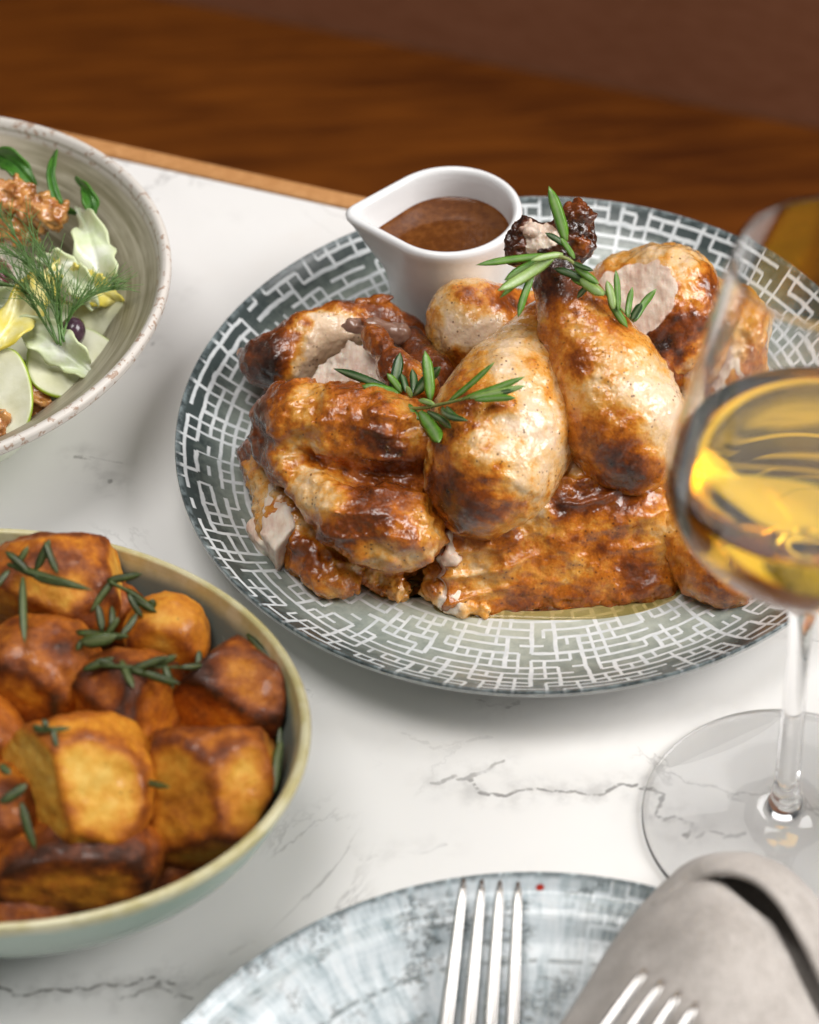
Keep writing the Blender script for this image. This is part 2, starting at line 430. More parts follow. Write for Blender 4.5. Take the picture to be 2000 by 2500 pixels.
o = link('serving_plate', mesh('serving_plate', V, F), mat_plate(),
         label='round grey-green plate with white woven line pattern holding the chicken', cat='plate'); o.location = PC

# ------------------------------------------------------------------ gravy jug
def hull_r(R, d, rs, ang):
    """polar radius (from the big circle's centre) of the hull of a circle R and a small circle rs at distance d along angle 0"""
    out = np.full(len(ang), R)
    if d <= R-rs: return out
    t = np.linspace(-np.pi, np.pi, 721); pts = np.concatenate([np.stack([R*np.cos(t), R*np.sin(t)], 1), np.stack([d+rs*np.cos(t), rs*np.sin(t)], 1)])
    sup_a = np.linspace(-np.pi, np.pi, 721); sup = np.max(pts[:, 0][None]*np.cos(sup_a)[:, None]+pts[:, 1][None]*np.sin(sup_a)[:, None], 1)
    for i, a in enumerate(ang):
        cs = np.cos(a-sup_a); m = cs > .05; out[i] = np.min(sup[m]/cs[m])
    return out
def jug_mesh(levels, n=96, close=True):
    th = np.linspace(-np.pi, np.pi, n, endpoint=False); V = []
    for (R, d, rs, z) in levels:
        r = hull_r(R, d, rs, th) if R > 1e-5 else np.zeros(n)
        V.append(np.stack([r*np.cos(th), r*np.sin(th), np.full(n, z)], 1))
    m = len(V); V = np.concatenate(V); i = np.arange(m-1)[:, None]; j = np.arange(n)[None]; jn = (j+1) % n
    return V, np.stack([i*n+j, i*n+jn, (i+1)*n+jn, (i+1)*n+j], -1).reshape(-1, 4)
def jl(t, off=0., z0=0., zh=.062):
    R = .0225+.0065*t**.8; d = .0352*max(0, (t-.12)/.88)**.75
    return [R-off, max(d-off*.3, 0), max(.0062-off*.6, .0022), z0+t*zh]
ts = np.linspace(0, 1, 15)
lv = [[0, 0, .004, .0005], [.018, 0, .004, 0.0], [.0215, 0, .004, .0006]]+[jl(t) for t in ts[1:-1]]
top = jl(1.0)
lv += [[top[0]+.0002, top[1], top[2], .0605], [top[0]-.0002, top[1], top[2], .0619], [top[0]-.0010, top[1], top[2]-.0008, .0627], [top[0]-.0021, top[1]-.0004, top[2]-.0018, .0628], [top[0]-.0031, top[1]-.001, top[2]-.0027, .0622], [top[0]-.0036, top[1]-.0014, top[2]-.0031, .0608]]
lv += [jl(t, .0037) for t in ts[::-1][1:-2]]+[[.019, 0, .003, .0065], [0, 0, .003, .006]]
V, F = jug_mesh(lv)
n = Nt('jug_porcelain'); c = n.coord('Object')
M_JUG = n.set(color=(.80, .80, .80), rough=.22, spec=.5, normal=n.bump(n.noise(vmul(n, c, (1, 1, 3)), 60, 2), .08, .002))
JC = PX(1097, 512, .070)
jug_root = link('gravy_jug', mesh('gravy_jug', V, F), M_JUG, label='small white porcelain jug with pinched spout standing on the plate', cat='jug')
jug_root.location = (JC[0], JC[1], .0075); jug_root.rotation_euler = (0, 0, math.radians(177))
V, F = jug_mesh([[0, 0, .004, .0495], [.010, 0, .004, .0495], [.018, .0, .004, .0495], jl(.80, .0062)[:3]+[.0496], jl(.80, .0040)[:3]+[.0499], jl(.80, .0034)[:3]+[.0503], jl(.74, .0036)[:3]+[.045], [0, 0, .004, .044]])
n = Nt('gravy'); c = n.coord('Object'); x, y, z = n.sep(c)
g1 = n.noise(c, 330, 5, .65); g2 = n.noise(c, 40, 3)
M_GRAVY = n.set(color=n.mix(n.mr(g1*.6+g2*.4, .42, .62), (.105, .030, .005), (.165, .054, .010)), rough=.07, spec=.5, normal=n.bump(g1, .05, .0005))
gv = link('gravy', mesh('gravy', V, F), M_GRAVY, label='glossy brown gravy filling the white jug', cat='gravy')
gv.location = jug_root.location; gv.rotation_euler = jug_root.rotation_euler

# ------------------------------------------------------------------ roast chicken
def mat_chicken():
    n = Nt('roast_skin'); c = n.coord('Object')
    tone, meat = n.attr('tone'), n.attr('meat')
    big = n.noise(c, 95, 5, .62, .4); mid = n.noise(vadd(n, c, (3, 3, 3)), 330, 5, .65); fine = n.noise(c, 1300, 3, .6)
    t = tone+(big-.5)*.56+(mid-.5)*.44+(fine-.5)*.20
    skin = n.ramp(t, [(.0, (.80, .59, .40)), (.19, (.74, .47, .21)), (.31, (.70, .315, .050)), (.46, (.50, .145, .011)), (.63, (.235, .052, .005)), (.82, (.095, .023, .006)), (1., (.026, .009, .005))])
    spot = n.mr(n.voro(vadd(n, c, (1, 2, 3)), 420), .26, .12)*n.mr(n.noise(c, 150, 3), .46, .58)
    skin = n.mix(spot*.8, skin, (.10, .028, .008))
    pep = n.mr(n.voro(vadd(n, c, (5, 2, 1)), 230)+(n.noise(c, 480, 2)-.5)*.14, .075, .045)*n.mr(n.noise(vadd(n, c, (0, 4, 1)), 75, 3), .48, .58)
    skin = n.mix(pep*.85, skin, (.018, .010, .007))
    fib = n.noise(vmul(n, c, (1, .22, .4)), 620, 4, .6)
    flesh = n.ramp(n.noise(c, 120, 4)*.55+fib*.45, [(.30, (.56, .33, .25)), (.43, (.76, .56, .44)), (.56, (.86, .73, .60)), (.72, (.90, .83, .73))])
    mm = n.mr(meat+(mid-.5)*.35, .42, .58)
    col = n.mix(mm, skin, flesh)
    h = (mid*.40+n.voro(c, 620)*.40)*(mm*-.75+1.)+fine*.30+fib*mm*.5
    nrm = n.bump(h, .5, .0010)
    wet = n.mr(n.noise(vadd(n, c, (7, 7, 0)), 120, 3), .36, .55)
    rough = (wet*-.24+.40+mm*.18)
    return n.set(color=col, rough=rough, spec=.35, normal=nrm, coat=(wet*.6+.4)*(mm*-.8+1.), coat_rough=.045, coat_normal=n.bump(n.noise(c, 380, 1, .4)*.6+n.noise(vadd(n, c, (2, 0, 5)), 820, 1, .4)*.4, .55, .0013),
                 sss=.16, sss_r=(1., .45, .2), sss_s=.003)
M_CHK = mat_chicken()
def wrinkle(P, N, amp1=.0011, amp2=.00045, seed=0, ridge=None):
    d = amp1*fbm(P*130, seed, 3)+amp2*fbm(P*430, seed+3, 2)
    if ridge is not None:
        ax, fr, am = ridge                                          # wrinkles run across axis ax
        ax = np.array(ax, float); ax /= np.linalg.norm(ax)
        s = P@ax*fr+1.8*fbm(P*55, seed+5, 3); w = 1-np.abs(np.sin(s)); m = np.clip(fbm(P*45, seed+9, 2)*1.6+.45, 0, 1)
        d = d+am*(w**2)*m
    return P+N*d[:, None]
def facing(V, N, px, py):
    """surface point of the mesh seen through a photo pixel"""
    q = TOPX(V); d = np.hypot(q[:, 0]-px, q[:, 1]-py); vis = ((CAM-V)*N).sum(1) > 0
    s = d+np.where(vis, 0, 400)+(q[:, 2]-q[:, 2].min())*300; return V[np.argmin(s)]
def flesh(name, f, parent, h=.0011, tone=.45, blobs=(), planes=(), seed=0, amp=(.0011, .00045), ridge=None, tn=.22, mat=None, meat0=0., noz=None, **kw):
    """one meat mesh: f implicit body; planes = cut faces showing flesh; blobs = (px, py, r_m, d_tone, d_meat) browned / pale patches placed on the surface"""
    g = cut(f, planes, .0016) if planes else f
    V, Q, N = nets(g, h)
    V0 = V
    V = wrinkle(V, N, amp[0], amp[1], seed, ridge)
    t = np.full(len(V), tone+.05)+tn*fbm(V*70, seed+20, 3); m = np.full(len(V), meat0, float)
    if planes:
        d0 = f(V0); e = np.max([p(V0) for p in planes], 0); m = np.maximum(m, np.clip((e-d0)/.0016+.35, 0, 1))
        rimb = np.clip(1-np.abs(e-d0)/.004, 0, 1); t = t+.12*rimb
    for b in blobs:
        px, py, r, dt = b[:4]; dm = b[4] if len(b) > 4 else 0
        p = facing(V, N, px, py); w = np.exp(-np.clip(np.linalg.norm(V-p, axis=1)/r*(1+.55*fbm(V*210, seed+31, 3)), 0, 9)**3*.9)
        t = t+dt*(.78 if dt > 0 else 1.)*w; m = np.clip(m+dm*w, 0, 1)
    me = mesh(name, V, Q); attr(me, 'tone', t); attr(me, 'meat', m)
    return link(name, me, mat or M_CHK, parent, **kw)
def piece(name, px, py, z, label, group='pieces of carved roast chicken'):
    return empty(name, PX(px, py, z), label=label, cat='chicken', group=group)

# upright drumstick
t = piece('drumstick', 1540, 1130, .03, 'golden upright drumstick with charred knuckle and a rosemary sprig over its ankle')
fA = chain([(1352, 600, .101, 40), (1372, 690, .092, 52), (1412, 790, .082, 88), (1480, 920, .070, 122), (1524, 1035, .058, 142), (1540, 1095, .051, 112)], .008)
flesh('meat', fA, t, .0011, .34, [(1372, 680, .014, .42), (1345, 620, .012, .4), (1440, 850, .012, .05), (1590, 950, .02, -.22), (1640, 1040, .014, -.28), (1490, 1080, .011, .42), (1540, 1010, .006, .25), (1520, 1170, .012, .30), (1420, 880, .006, .25), (1600, 1130, .012, .18), (1480, 960, .014, -.06)], seed=1, ridge=((.3, 1, .4), 700, .0006))
kn = uni(.004, ell(PX(1292, 585, .104), (.0082, .0070, .0085), eul(0, 30, 20)), ell(PX(1270, 612, .102), (.0055, .006, .006)), ell(PX(1405, 545, .108), (.0065, .0065, .0095), eul(0, 20, 0)), ell(PX(1412, 600, .102), (.0058, .006, .0068)), ell(PX(1348, 600, .102), (.0085, .008, .0085)))
flesh('knuckle', lump(kn, .0028, 210, 4), t, .0008, .93, [(1310, 560, .007, -.3, .85), (1335, 585, .005, -.2, .7), (1420, 600, .004, -.3, .3), (1400, 500, .006, -.15)], seed=5, amp=(.0012, .0009))

# front drumstick
t = piece('drumstick', 1190, 1160, .03, 'pale broad drumstick lying over the front skin-on breast piece')
fB = chain([(1340, 745, .070, 34), (1325, 800, .068, 52), (1292, 880, .065, 92), (1250, 970, .061, 136), (1222, 1060, .056, 163), (1192, 1150, .051, 148), (1168, 1200, .046, 100)], .008)
flesh('meat', fB, t, .0011, .15, [(1120, 1180, .020, .36), (1090, 1230, .014, .32), (1180, 1270, .016, .34), (1190, 1050, .006, .30), (1240, 990, .006, .34), (1130, 960, .011, .26), (1080, 1050, .012, .24), (1330, 780, .012, .30), (1290, 1120, .018, -.12), (1320, 1000, .012, -.1), (1260, 1100, .02, -.14), (1250, 1180, .012, .10)], seed=11, ridge=((.3, 1, .3), 600, .0005))

# joint behind
t = piece('thigh_joint', 1150, 800, .03, 'small pale rounded chicken joint between the jug and the drumsticks')
fC = uni(.008, ell(PX(1155, 800, .046), (.0185, .021, .019), eul(0, 0, 20)), chain([(1200, 780, .045, 80), (1300, 765, .045, 60)]), ell(PX(1170, 880, .03), (.019, .02, .02)))
flesh('meat', fC, t, .0011, .08, [(1180, 728, .010, .32), (1260, 735, .012, .6), (1065, 780, .006, .2), (1150, 890, .009, .42), (1100, 900, .009, .36), (1130, 820, .014, -.1), (1180, 820, .012, -.12), (1140, 750, .008, .12)], seed=15)

# wing at the back left
t = piece('chicken_wing', 760, 850, .02, 'browned wing with pale underside beside the jug')
fD = uni(.007, chain([(592, 862, .030, 16), (640, 880, .034, 50), (690, 878, .036, 68), (750, 828, .040, 64), (830, 800, .042, 58), (920, 776, .042, 44), (985, 812, .036, 40), (1030, 850, .03, 45)]), ell(PX(750, 890, .024), (.020, .016, .012), eul(0, 0, 25)))
flesh('meat', fD, t, .0010, .60, [(660, 920, .014, .15), (830, 835, .011, -.50), (770, 870, .012, -.50), (870, 815, .008, -.45), (760, 930, .009, -.42), (830, 760, .008, -.12), (700, 820, .012, .05), (640, 900, .012, .2), (900, 750, .01, .06), (720, 930, .008, -.4)], seed=21, amp=(.0013, .0006))
flesh('wing_tip', lump(chain([(885, 780, .058, 5), (915, 825, .060, 24), (965, 895, .060, 38), (1015, 955, .055, 44), (1040, 990, .05, 40)]), .0012, 260, 3), t, .0008, .52, [(955, 860, .006, .25), (970, 900, .006, .2), (1010, 940, .008, -.12)], seed=25)
n = Nt('cartilage'); c = n.coord('Object')
M_BONE = n.set(color=n.mix(n.noise(c, 300, 4), (.20, .085, .055), (.38, .23, .16)), rough=.2, coat=.5, sss=.2, sss_r=(1, .4, .2), sss_s=.003)
flesh('bone', lump(chain([(838, 795, .055, 4), (865, 798, .055, 10), (920, 800, .052, 17), (975, 815, .050, 30)]), .0006, 300, 6), t, .0008, .3, seed=27, mat=M_BONE)
flesh('skin_tag', lump(chain([(880, 742, .048, 14), (930, 735, .049, 8), (955, 727, .050, 4)]), .0005, 300, 2), t, .0006, .5, seed=28)

# torn white breast meat
t = piece('breast_chunk', 830, 930, .02, 'torn white breast meat chunk showing between the two wings')
f = lump(slab([(728, 945), (770, 890), (850, 858), (905, 862), (940, 905), (950, 985), (850, 985), (760, 975)], .046, .010, (-.12, -.30, 1), .0022), .0022, 170, 9)
flesh('meat', f, t, .0009, .1, [(860, 862, .006, .15, -.4), (760, 965, .006, .15, -.3), (915, 900, .004, .1, -.25)], seed=31, meat0=1., amp=(.0013, .0007), ridge=((1, .5, 0), 700, .0009))
flesh('skin', lump(uni(.006, chain([(1000, 850, .04, 55), (1040, 920, .042, 60), (1060, 1000, .04, 50)])), .002, 160, 8), t, .0010, .70, seed=33)

# folded wing over the left breast
t = piece('folded_wing', 830, 1150, .02, 'dark glazed folded wing resting on the sliced breast with rosemary on its edge')
up = chain([(672, 1030, .047, 56), (730, 1022, .053, 78), (830, 1030, .057, 88), (930, 1055, .056, 92), (1015, 1085, .050, 88), (1045, 1110, .044, 70)], .008)
fo = chain([(650, 1080, .040, 42), (700, 1140, .042, 42), (775, 1205, .041, 48), (850, 1260, .040, 70), (930, 1290, .038, 90), (990, 1300, .036, 92)], .008)
fF = uni(.0045, up, fo, ell(PX(800, 1135, .038), (.014, .010, .012)), ell(PX(870, 1160, .036), (.014, .012, .014)), ell(PX(1000, 1200, .032), (.018, .02, .018)), ell(PX(940, 1230, .03), (.02, .02, .018)))
flesh('meat', lump(fF, .0030, 75, 6), t, .0010, .50, [(640, 1050, .009, .34), (700, 1010, .010, -.12), (760, 1000, .010, -.14), (740, 1060, .008, -.10), (900, 1010, .014, .12), (920, 1080, .006, .34), (950, 1090, .004, .4), (760, 1190, .010, -.30), (700, 1140, .008, -.24), (820, 1230, .007, -.24), (880, 1150, .012, .12), (980, 1040, .012, -.14), (900, 1270, .014, .18), (1010, 1280, .010, -.26), (980, 1340, .012, -.08), (940, 1370, .010, -.18), (1000, 1325, .005, .5), (800, 1080, .012, -.04), (690, 970, .010, .05)], seed=41, amp=(.0012, .0006), ridge=((.2, 1, .6), 420, .0018))

# sliced breast at the left edge
t = piece('sliced_breast', 720, 1290, .01, 'sliced breast piece with white cut edge and crisp tip left of the pile')
fG = uni(.006, ell(PX(690, 1160, .022), (.014, .022, .012), eul(0, 10, 20)), ell(PX(735, 1270, .020), (.0165, .022, .012), eul(0, 8, 25)), ell(PX(800, 1380, .0165), (.0125, .016, .0095), eul(0, 5, 30)), ell(PX(850, 1330, .016), (.010, .014, .009), eul(0, 0, 25)))
flesh('meat', lump(fG, .0022, 170, 2), t, .0010, .28, [(740, 1210, .010, -.14), (720, 1160, .010, -.16), (790, 1240, .006, -.12), (690, 1340, .010, .12), (760, 1380, .010, .22), (800, 1410, .010, .18), (720, 1330, .006, .2), (800, 1330, .006, -.2), (740, 1290, .007, -.1), (840, 1370, .007, -.05)], seed=51, amp=(.0013, .0007), ridge=((1, .35, 0), 520, .0017))
fS = uni(.001, lump(slab([(700, 1140), (662, 1170), (640, 1235), (632, 1290), (668, 1335), (720, 1290)], .030, .009, (-.30, -.10, 1)), .0010, 200, 3), lump(slab([(655, 1240), (581, 1292), (622, 1318), (640, 1345), (672, 1362), (700, 1290)], .020, .009, (-.18, -.10, 1)), .0009, 200, 5))
flesh('white_meat', fS, t, .0008, .1, seed=53, meat0=1., amp=(.0006, .0004), ridge=((1, .4, 0), 1100, .0004))
flesh('skin_flap', cut(lump(ell(PX(628, 1135, .026), (.0062, .014, .011), eul(0, 25, 15)), .0015, 200, 3), [half(PX(618, 1160, .024), (-1, -.5, .25))], .001), t, .0009, .55, [(612, 1170, .006, -.2, .9)], seed=55)

# loose scrap
t = piece('meat_scrap', 945, 1420, .008, 'small torn scrap of meat lying in the juices before the pile')
f = lump(uni(.003, ell(PX(915, 1405, .013), (.0062, .006, .005)), ell(PX(955, 1395, .014), (.0065, .006, .0055)), ell(PX(965, 1435, .012), (.005, .005, .004)), chain([(985, 1390, .012, 22), (978, 1372, .017, 14)])), .0030, 260, 12)
flesh('meat', f, t, .0007, .38, [(920, 1400, .004, -.2, .3), (985, 1380, .005, .1)], seed=57, amp=(.0008, .0007))

# front breast piece
t = piece('breast_piece', 1350, 1350, .008, 'large golden skin-on breast piece lying flat before the drumsticks')
fI = uni(.010, ell(PX(1230, 1340, .014), (.032, .040, .0265), eul(0, 0, -8)), ell(PX(1420, 1310, .016), (.036, .042, .0300), eul(0, 0, -5)), ell(PX(1560, 1330, .014), (.022, .036, .027), eul(0, 0, 5)), ell(PX(1400, 1180, .024), (.035, .030, .022)))
frontI = half(PX(1340, 1496, .008), (.02, -1, .62)); leftI = half(PX(1082, 1400, .02), (-1, -.12, .1)); rightI = half(PX(1652, 1330, .02), (1, -.10, .12))
flesh('meat', cut(lump(fI, .0022, 90, 5), [lump2(frontI, .0026, 80), lump2(half(PX(1340, 1496, .008), (.02, -1, -.3)), .003, 260), rightI], .006), t, .0010, .39, [(1450, 1200, .013, .26), (1400, 1220, .008, .32), (1370, 1250, .006, .34), (1490, 1170, .010, .26), (1560, 1250, .012, .06), (1280, 1230, .008, -.22), (1300, 1270, .008, -.18), (1430, 1140, .014, -.34, .15), (1150, 1400, .014, -.08), (1220, 1300, .012, .12), (1330, 1450, .016, .08), (1580, 1460, .012, .24), (1600, 1380, .010, .10), (1420, 1400, .014, -.03), (1500, 1390, .012, .06), (1120, 1320, .010, .0), (1560, 1330, .008, -.12), (1180, 1460, .010, .05)],
      [leftI], seed=61, amp=(.0012, .0006), ridge=((-.15, 1, .5), 380, .0024))
f = lump(uni(.003, chain([(1070, 1375, .018, 26), (1080, 1440, .012, 34), (1110, 1480, .010, 22), (1180, 1492, .009, 14)]), chain([(1096, 1300, .034, 8), (1100, 1360, .026, 12), (1102, 1400, .02, 10)])), .0022, 210, 7)
flesh('torn_meat', f, t, .0008, .28, [(1075, 1370, .008, .2), (1100, 1470, .006, -.1, .45), (1095, 1330, .007, 0, .6), (1060, 1440, .005, .1)], seed=63, amp=(.0009, .0007), meat0=.25)

# back right thigh
t = piece('thigh', 1620, 760, .02, 'thigh with pale cut face behind the upright drumstick')
fJ = uni(.010, ell(PX(1630, 735, .046), (.0225, .024, .0225), eul(10, -20, 0)), ell(PX(1600, 830, .034), (.020, .020, .018)), ell(PX(1520, 760, .040), (.018, .022, .020)))
flesh('meat', lump(fJ, .0020, 100, 4), t, .0011, .22, [(1620, 830, .012, .42), (1660, 800, .012, .34), (1560, 850, .012, .42), (1720, 760, .012, .22), (1690, 680, .010, .12), (1640, 640, .012, -.14), (1740, 690, .008, .22), (1570, 620, .010, .05, .3), (1650, 720, .010, -.1)],
      [half(PX(1550, 690, .060), (-.50, -.50, .80))], seed=71)
t = piece('thigh_slice', 1760, 830, .015, 'pale torn thigh slice at the far right of the pile partly behind the wine glass')
flesh('meat', lump(uni(.008, ell(PX(1755, 800, .034), (.0165, .021, .020), eul(0, 15, 0)), ell(PX(1730, 890, .024), (.018, .018, .013))), .0024, 130, 6), t, .0011, .20, [(1790, 740, .008, .24), (1720, 920, .008, .35), (1780, 830, .010, -.1, .4), (1700, 880, .009, 0, .9), (1800, 880, .006, .25)],
      [half(PX(1790, 820, .05), (.4, -.6, .75))], seed=75)
t = piece('breast_half', 1720, 1290, .01, 'breast half mostly hidden behind the wine glass bowl')
flesh('meat', lump(uni(.010, ell(PX(1715, 1250, .022), (.0235, .034, .0215), eul(0, 0, 12)), ell(PX(1765, 1370, .018), (.018, .020, .014))), .0018, 100, 8), t, .0012, .42, [(1640, 1180, .010, -.3, .5), (1760, 1420, .008, .1), (1700, 1250, .015, -.1)], seed=77)
t = piece('back_piece', 1420, 930, .015, 'shadowed chicken back piece underneath the drumsticks')
flesh('meat', lump(uni(.01, ell(PX(1330, 1000, .030), (.034, .030, .022)), ell(PX(1480, 900, .028), (.030, .030, .022)), ell(PX(1080, 1010, .024), (.022, .03, .018))), .002, 100, 3), t, .0016, .62, seed=79)

# juices on the plate
P0 = [PX(x, y, .0079) for x, y in ((985, 1450), (1020, 1430), (1060, 1440), (1060, 1490), (1130, 1508), (1250, 1512), (1350, 1515), (1480, 1512), (1600, 1490), (1672, 1450), (1655, 1380), (1500, 1400), (1300, 1420), (1050, 1390), (900, 1390), (860, 1420), (880, 1450), (930, 1468))]
n = Nt('juice'); M_JUICE = n.set(color=(.95, .72, .28), rough=.05, trans=1., ior=1.36)
Q = smoothp(P0+[P0[0]], 4)[:-1]; cz = Q.mean(0)
ring = lambda s, dz: np.stack([cz[0]+(Q[:, 0]-cz[0])*s, cz[1]+(Q[:, 1]-cz[1])*s, np.full(len(Q), .0078+dz)], 1)
R_ = [ring(1.0, 0), ring(.985, .0006), ring(.96, .0009), ring(.8, .0010)]; m = len(Q); V = np.concatenate(R_+[[[cz[0], cz[1], .0088]]])
F = [(i*m+j, i*m+(j+1) % m, (i+1)*m+(j+1) % m, (i+1)*m+j) for i in range(3) for j in range(m)]+[(3*m+j, 3*m+(j+1) % m, 4*m) for j in range(m)]+[tuple(reversed(range(m)))]
link('meat_juice', mesh('meat_juice', V, F), M_JUICE, label='thin pool of oily yellow juice around the front breast piece', cat='juice', kind='stuff')

# ------------------------------------------------------------------ rosemary
def mat_leaf(name, c1, c2, rough=.32, back=(.42, .50, .30)):
    n = Nt(name); c = n.coord('Object'); s = n.attr('side'); e = n.attr('rib')
    v = n.noise(c, 260, 4); col = n.mix(n.mr(v, .3, .7), c1, c2)
    col = n.mix(e*.45, col, back); col = n.mix(s*.75, col, back)
    return n.set(color=col, rough=rough, spec=.5, sss=.08, sss_r=(.3, 1, .1), sss_s=.002, normal=n.bump(n.noise(c, 900, 3), .2, .0005))
M_ROS = [mat_leaf('rosemary_green', (.075, .205, .015), (.135, .300, .030)), mat_leaf('rosemary_dark', (.014, .055, .010), (.030, .095, .016)), mat_leaf('rosemary_pale', (.20, .33, .06), (.30, .42, .13))]
M_ROS_DRY = [mat_leaf('roasted_rosemary', (.014, .027, .004), (.042, .066, .010), .4, (.17, .19, .08)), mat_leaf('roasted_rosemary_pale', (.045, .070, .014), (.080, .11, .028), .4, (.24, .26, .12))]
M_STEM = mat_leaf('rosemary_stem', (.20, .26, .06), (.28, .30, .10), .5)
def needle(a, b, w, bend, mat, parent, face=None, name='leaf', st=9):
    """one rosemary needle from a to b, w wide, arched by bend"""
    a, b = np.array(a), np.array(b); L = np.linalg.norm(b-a); T = (b-a)/L
    face = CAM-(a+b)/2 if face is None else np.array(face, float)
    U = face-T*(face@T); U /= np.linalg.norm(U); S = np.cross(T, U)
    t = np.linspace(0, 1, st); ctr = a+(b-a)*t[:, None]+U*(bend*L*np.sin(np.pi*t)**1.0)[:, None]+S*(bend*.5*L*np.sin(np.pi*t))[:, None]
    ww = w*.5*np.clip(np.minimum(.38+t*3.2, 1.0)*np.minimum(1, (1-t)*3.6)**.62, .04, 1)
    cs = [(-1, -.30), (-.55, .16), (0, -.02), (.55, .16), (1, -.30), (.5, -.42), (0, -.34), (-.5, -.42)]
    V = np.concatenate([ctr[i]+np.array([S*ww[i]*x+U*ww[i]*y for x, y in cs]) for i in range(st)]); m = len(cs)
    F = [(i*m+j, i*m+(j+1) % m, (i+1)*m+(j+1) % m, (i+1)*m+j) for i in range(st-1) for j in range(m)]+[tuple(reversed(range(m))), tuple((st-1)*m+j for j in range(m))]
    me = mesh(name, V, F); attr(me, 'side', np.tile([0, 0, 0, 0, 0, 1, 1, 1], st)); attr(me, 'rib', np.tile([0, 0, 1, 0, 0, 0, 0, 0], st))
    return link(name, me, mat, parent)
def sprig(stem, leaves, label, mats, group, sm=None, k1=1.1594):
    """stem: (px, py, z); leaves: (base px, py, z, tip px, py, z, width px, material, bend) - pixels of the 1725-wide view"""
    S = [PX(x*k1, y*k1, z) for x, y, z in stem]
    root = empty('rosemary_sprig', S[0], label=label, cat='rosemary', group=group)
    C = smoothp(S, 5); w = np.linspace(.0016, .0009, len(C)); V, F = sweep(C, w, w, (0.2, -.5, .8), 8, 2)
    link('stem', mesh('stem', V, F), sm or M_STEM, root)
    for (x0, y0, z0, x1, y1, z1, w, mi, bd) in leaves:
        needle(PX(x0*k1, y0*k1, z0), PX(x1*k1, y1*k1, z1), w*1.2*k1*K, bd, mats[mi], root)
    return root
sprig([(806, 838, .0640), (868, 860, .0680), (935, 850, .0787), (1005, 832, .0880), (1050, 820, .0900)],
      [(838, 832, .0660, 702, 776, .0660, 15, 1, .05), (842, 833, .0670, 762, 812, .0700, 20, 0, .03), (826, 822, .0660, 843, 742, .0740, 19, 1, .03), (846, 826, .0670, 815, 786, .0720, 13, 0, .04),
       (856, 826, .0680, 845, 786, .0700, 12, 1, .05), (906, 842, .0738, 895, 738, .0853, 19, 0, .04), (872, 832, .0683, 928, 772, .0797, 19, 1, -.05), (872, 834, .0673, 868, 776, .0700, 14, 1, .05),
       (884, 866, .0709, 925, 932, .0733, 25, 0, -.06), (930, 858, .0780, 986, 886, .0895, 13, 1, .12), (945, 846, .0800, 1042, 762, .0960, 10, 0, .03), (975, 840, .0850, 1106, 793, .0940, 12, 0, .03),
       (990, 838, .0880, 1108, 812, .0940, 12, 2, .02), (1000, 842, .0880, 1086, 838, .0920, 12, 0, -.04), (900, 866, .0730, 950, 902, .0807, 12, 1, -.05), (856, 850, .0670, 884, 884, .0679, 15, 0, .08),
       (822, 842, .0650, 795, 850, .0640, 14, 1, .05), (850, 852, .0670, 832, 866, .0660, 13, 1, .05), (915, 852, .0760, 880, 842, .0743, 10, 2, .05), (1010, 830, .0880, 1084, 822, .0930, 11, 1, .03), (940, 856, .0793, 965, 880, .0847, 9, 1, .05), (866, 838, .0690, 856, 812, .0740, 9, 2, .05)],
      'fresh bright green rosemary sprig lying across the folded wing and pale drumstick', M_ROS, 'fresh rosemary sprigs')
sprig([(1150, 540, .110), (1195, 545, .112), (1240, 585, .106), (1290, 632, .098), (1335, 678, .090)],
      [(1192, 508, .112, 1156, 392, .128, 20, 0, .03), (1188, 512, .111, 1172, 440, .118, 12, 1, .05), (1168, 538, .111, 1002, 558, .112, 13, 0, .03), (1172, 535, .113, 1048, 612, .110, 20, 2, -.05),
       (1155, 545, .111, 1062, 590, .108, 18, 0, .05), (1122, 578, .108, 1091, 668, .098, 13, 0, .05), (1140, 560, .109, 1052, 628, .100, 10, 0, .06), (1186, 535, .112, 1118, 548, .115, 12, 2, .04),
       (1196, 520, .112, 1148, 490, .114, 11, 1, .04), (1210, 545, .110, 1180, 500, .116, 10, 0, .03), (1232, 590, .105, 1166, 565, .106, 13, 1, .05), (1222, 588, .107, 1272, 622, .106, 17, 2, .04), (1262, 612, .102, 1200, 584, .104, 14, 0, .05),
       (1275, 618, .101, 1226, 604, .102, 11, 2, .04), (1292, 650, .098, 1278, 590, .104, 14, 2, .04), (1302, 655, .096, 1297, 568, .106, 11, 0, .02), (1322, 668, .093, 1332, 604, .100, 11, 0, -.05), (1336, 676, .091, 1383, 608, .098, 13, 0, -.10),
       (1330, 674, .092, 1352, 638, .098, 13, 1, -.04), (1208, 556, .110, 1262, 598, .108, 13, 0, .05), (1282, 628, .099, 1322, 690, .090, 14, 0, .04), (1245, 596, .105, 1215, 628, .098, 10, 1, .05), (1205, 552, .111, 1250, 570, .112, 9, 1, .05)],
      'fresh rosemary sprig tucked around the ankle of the upright drumstick', M_ROS, 'fresh rosemary sprigs')

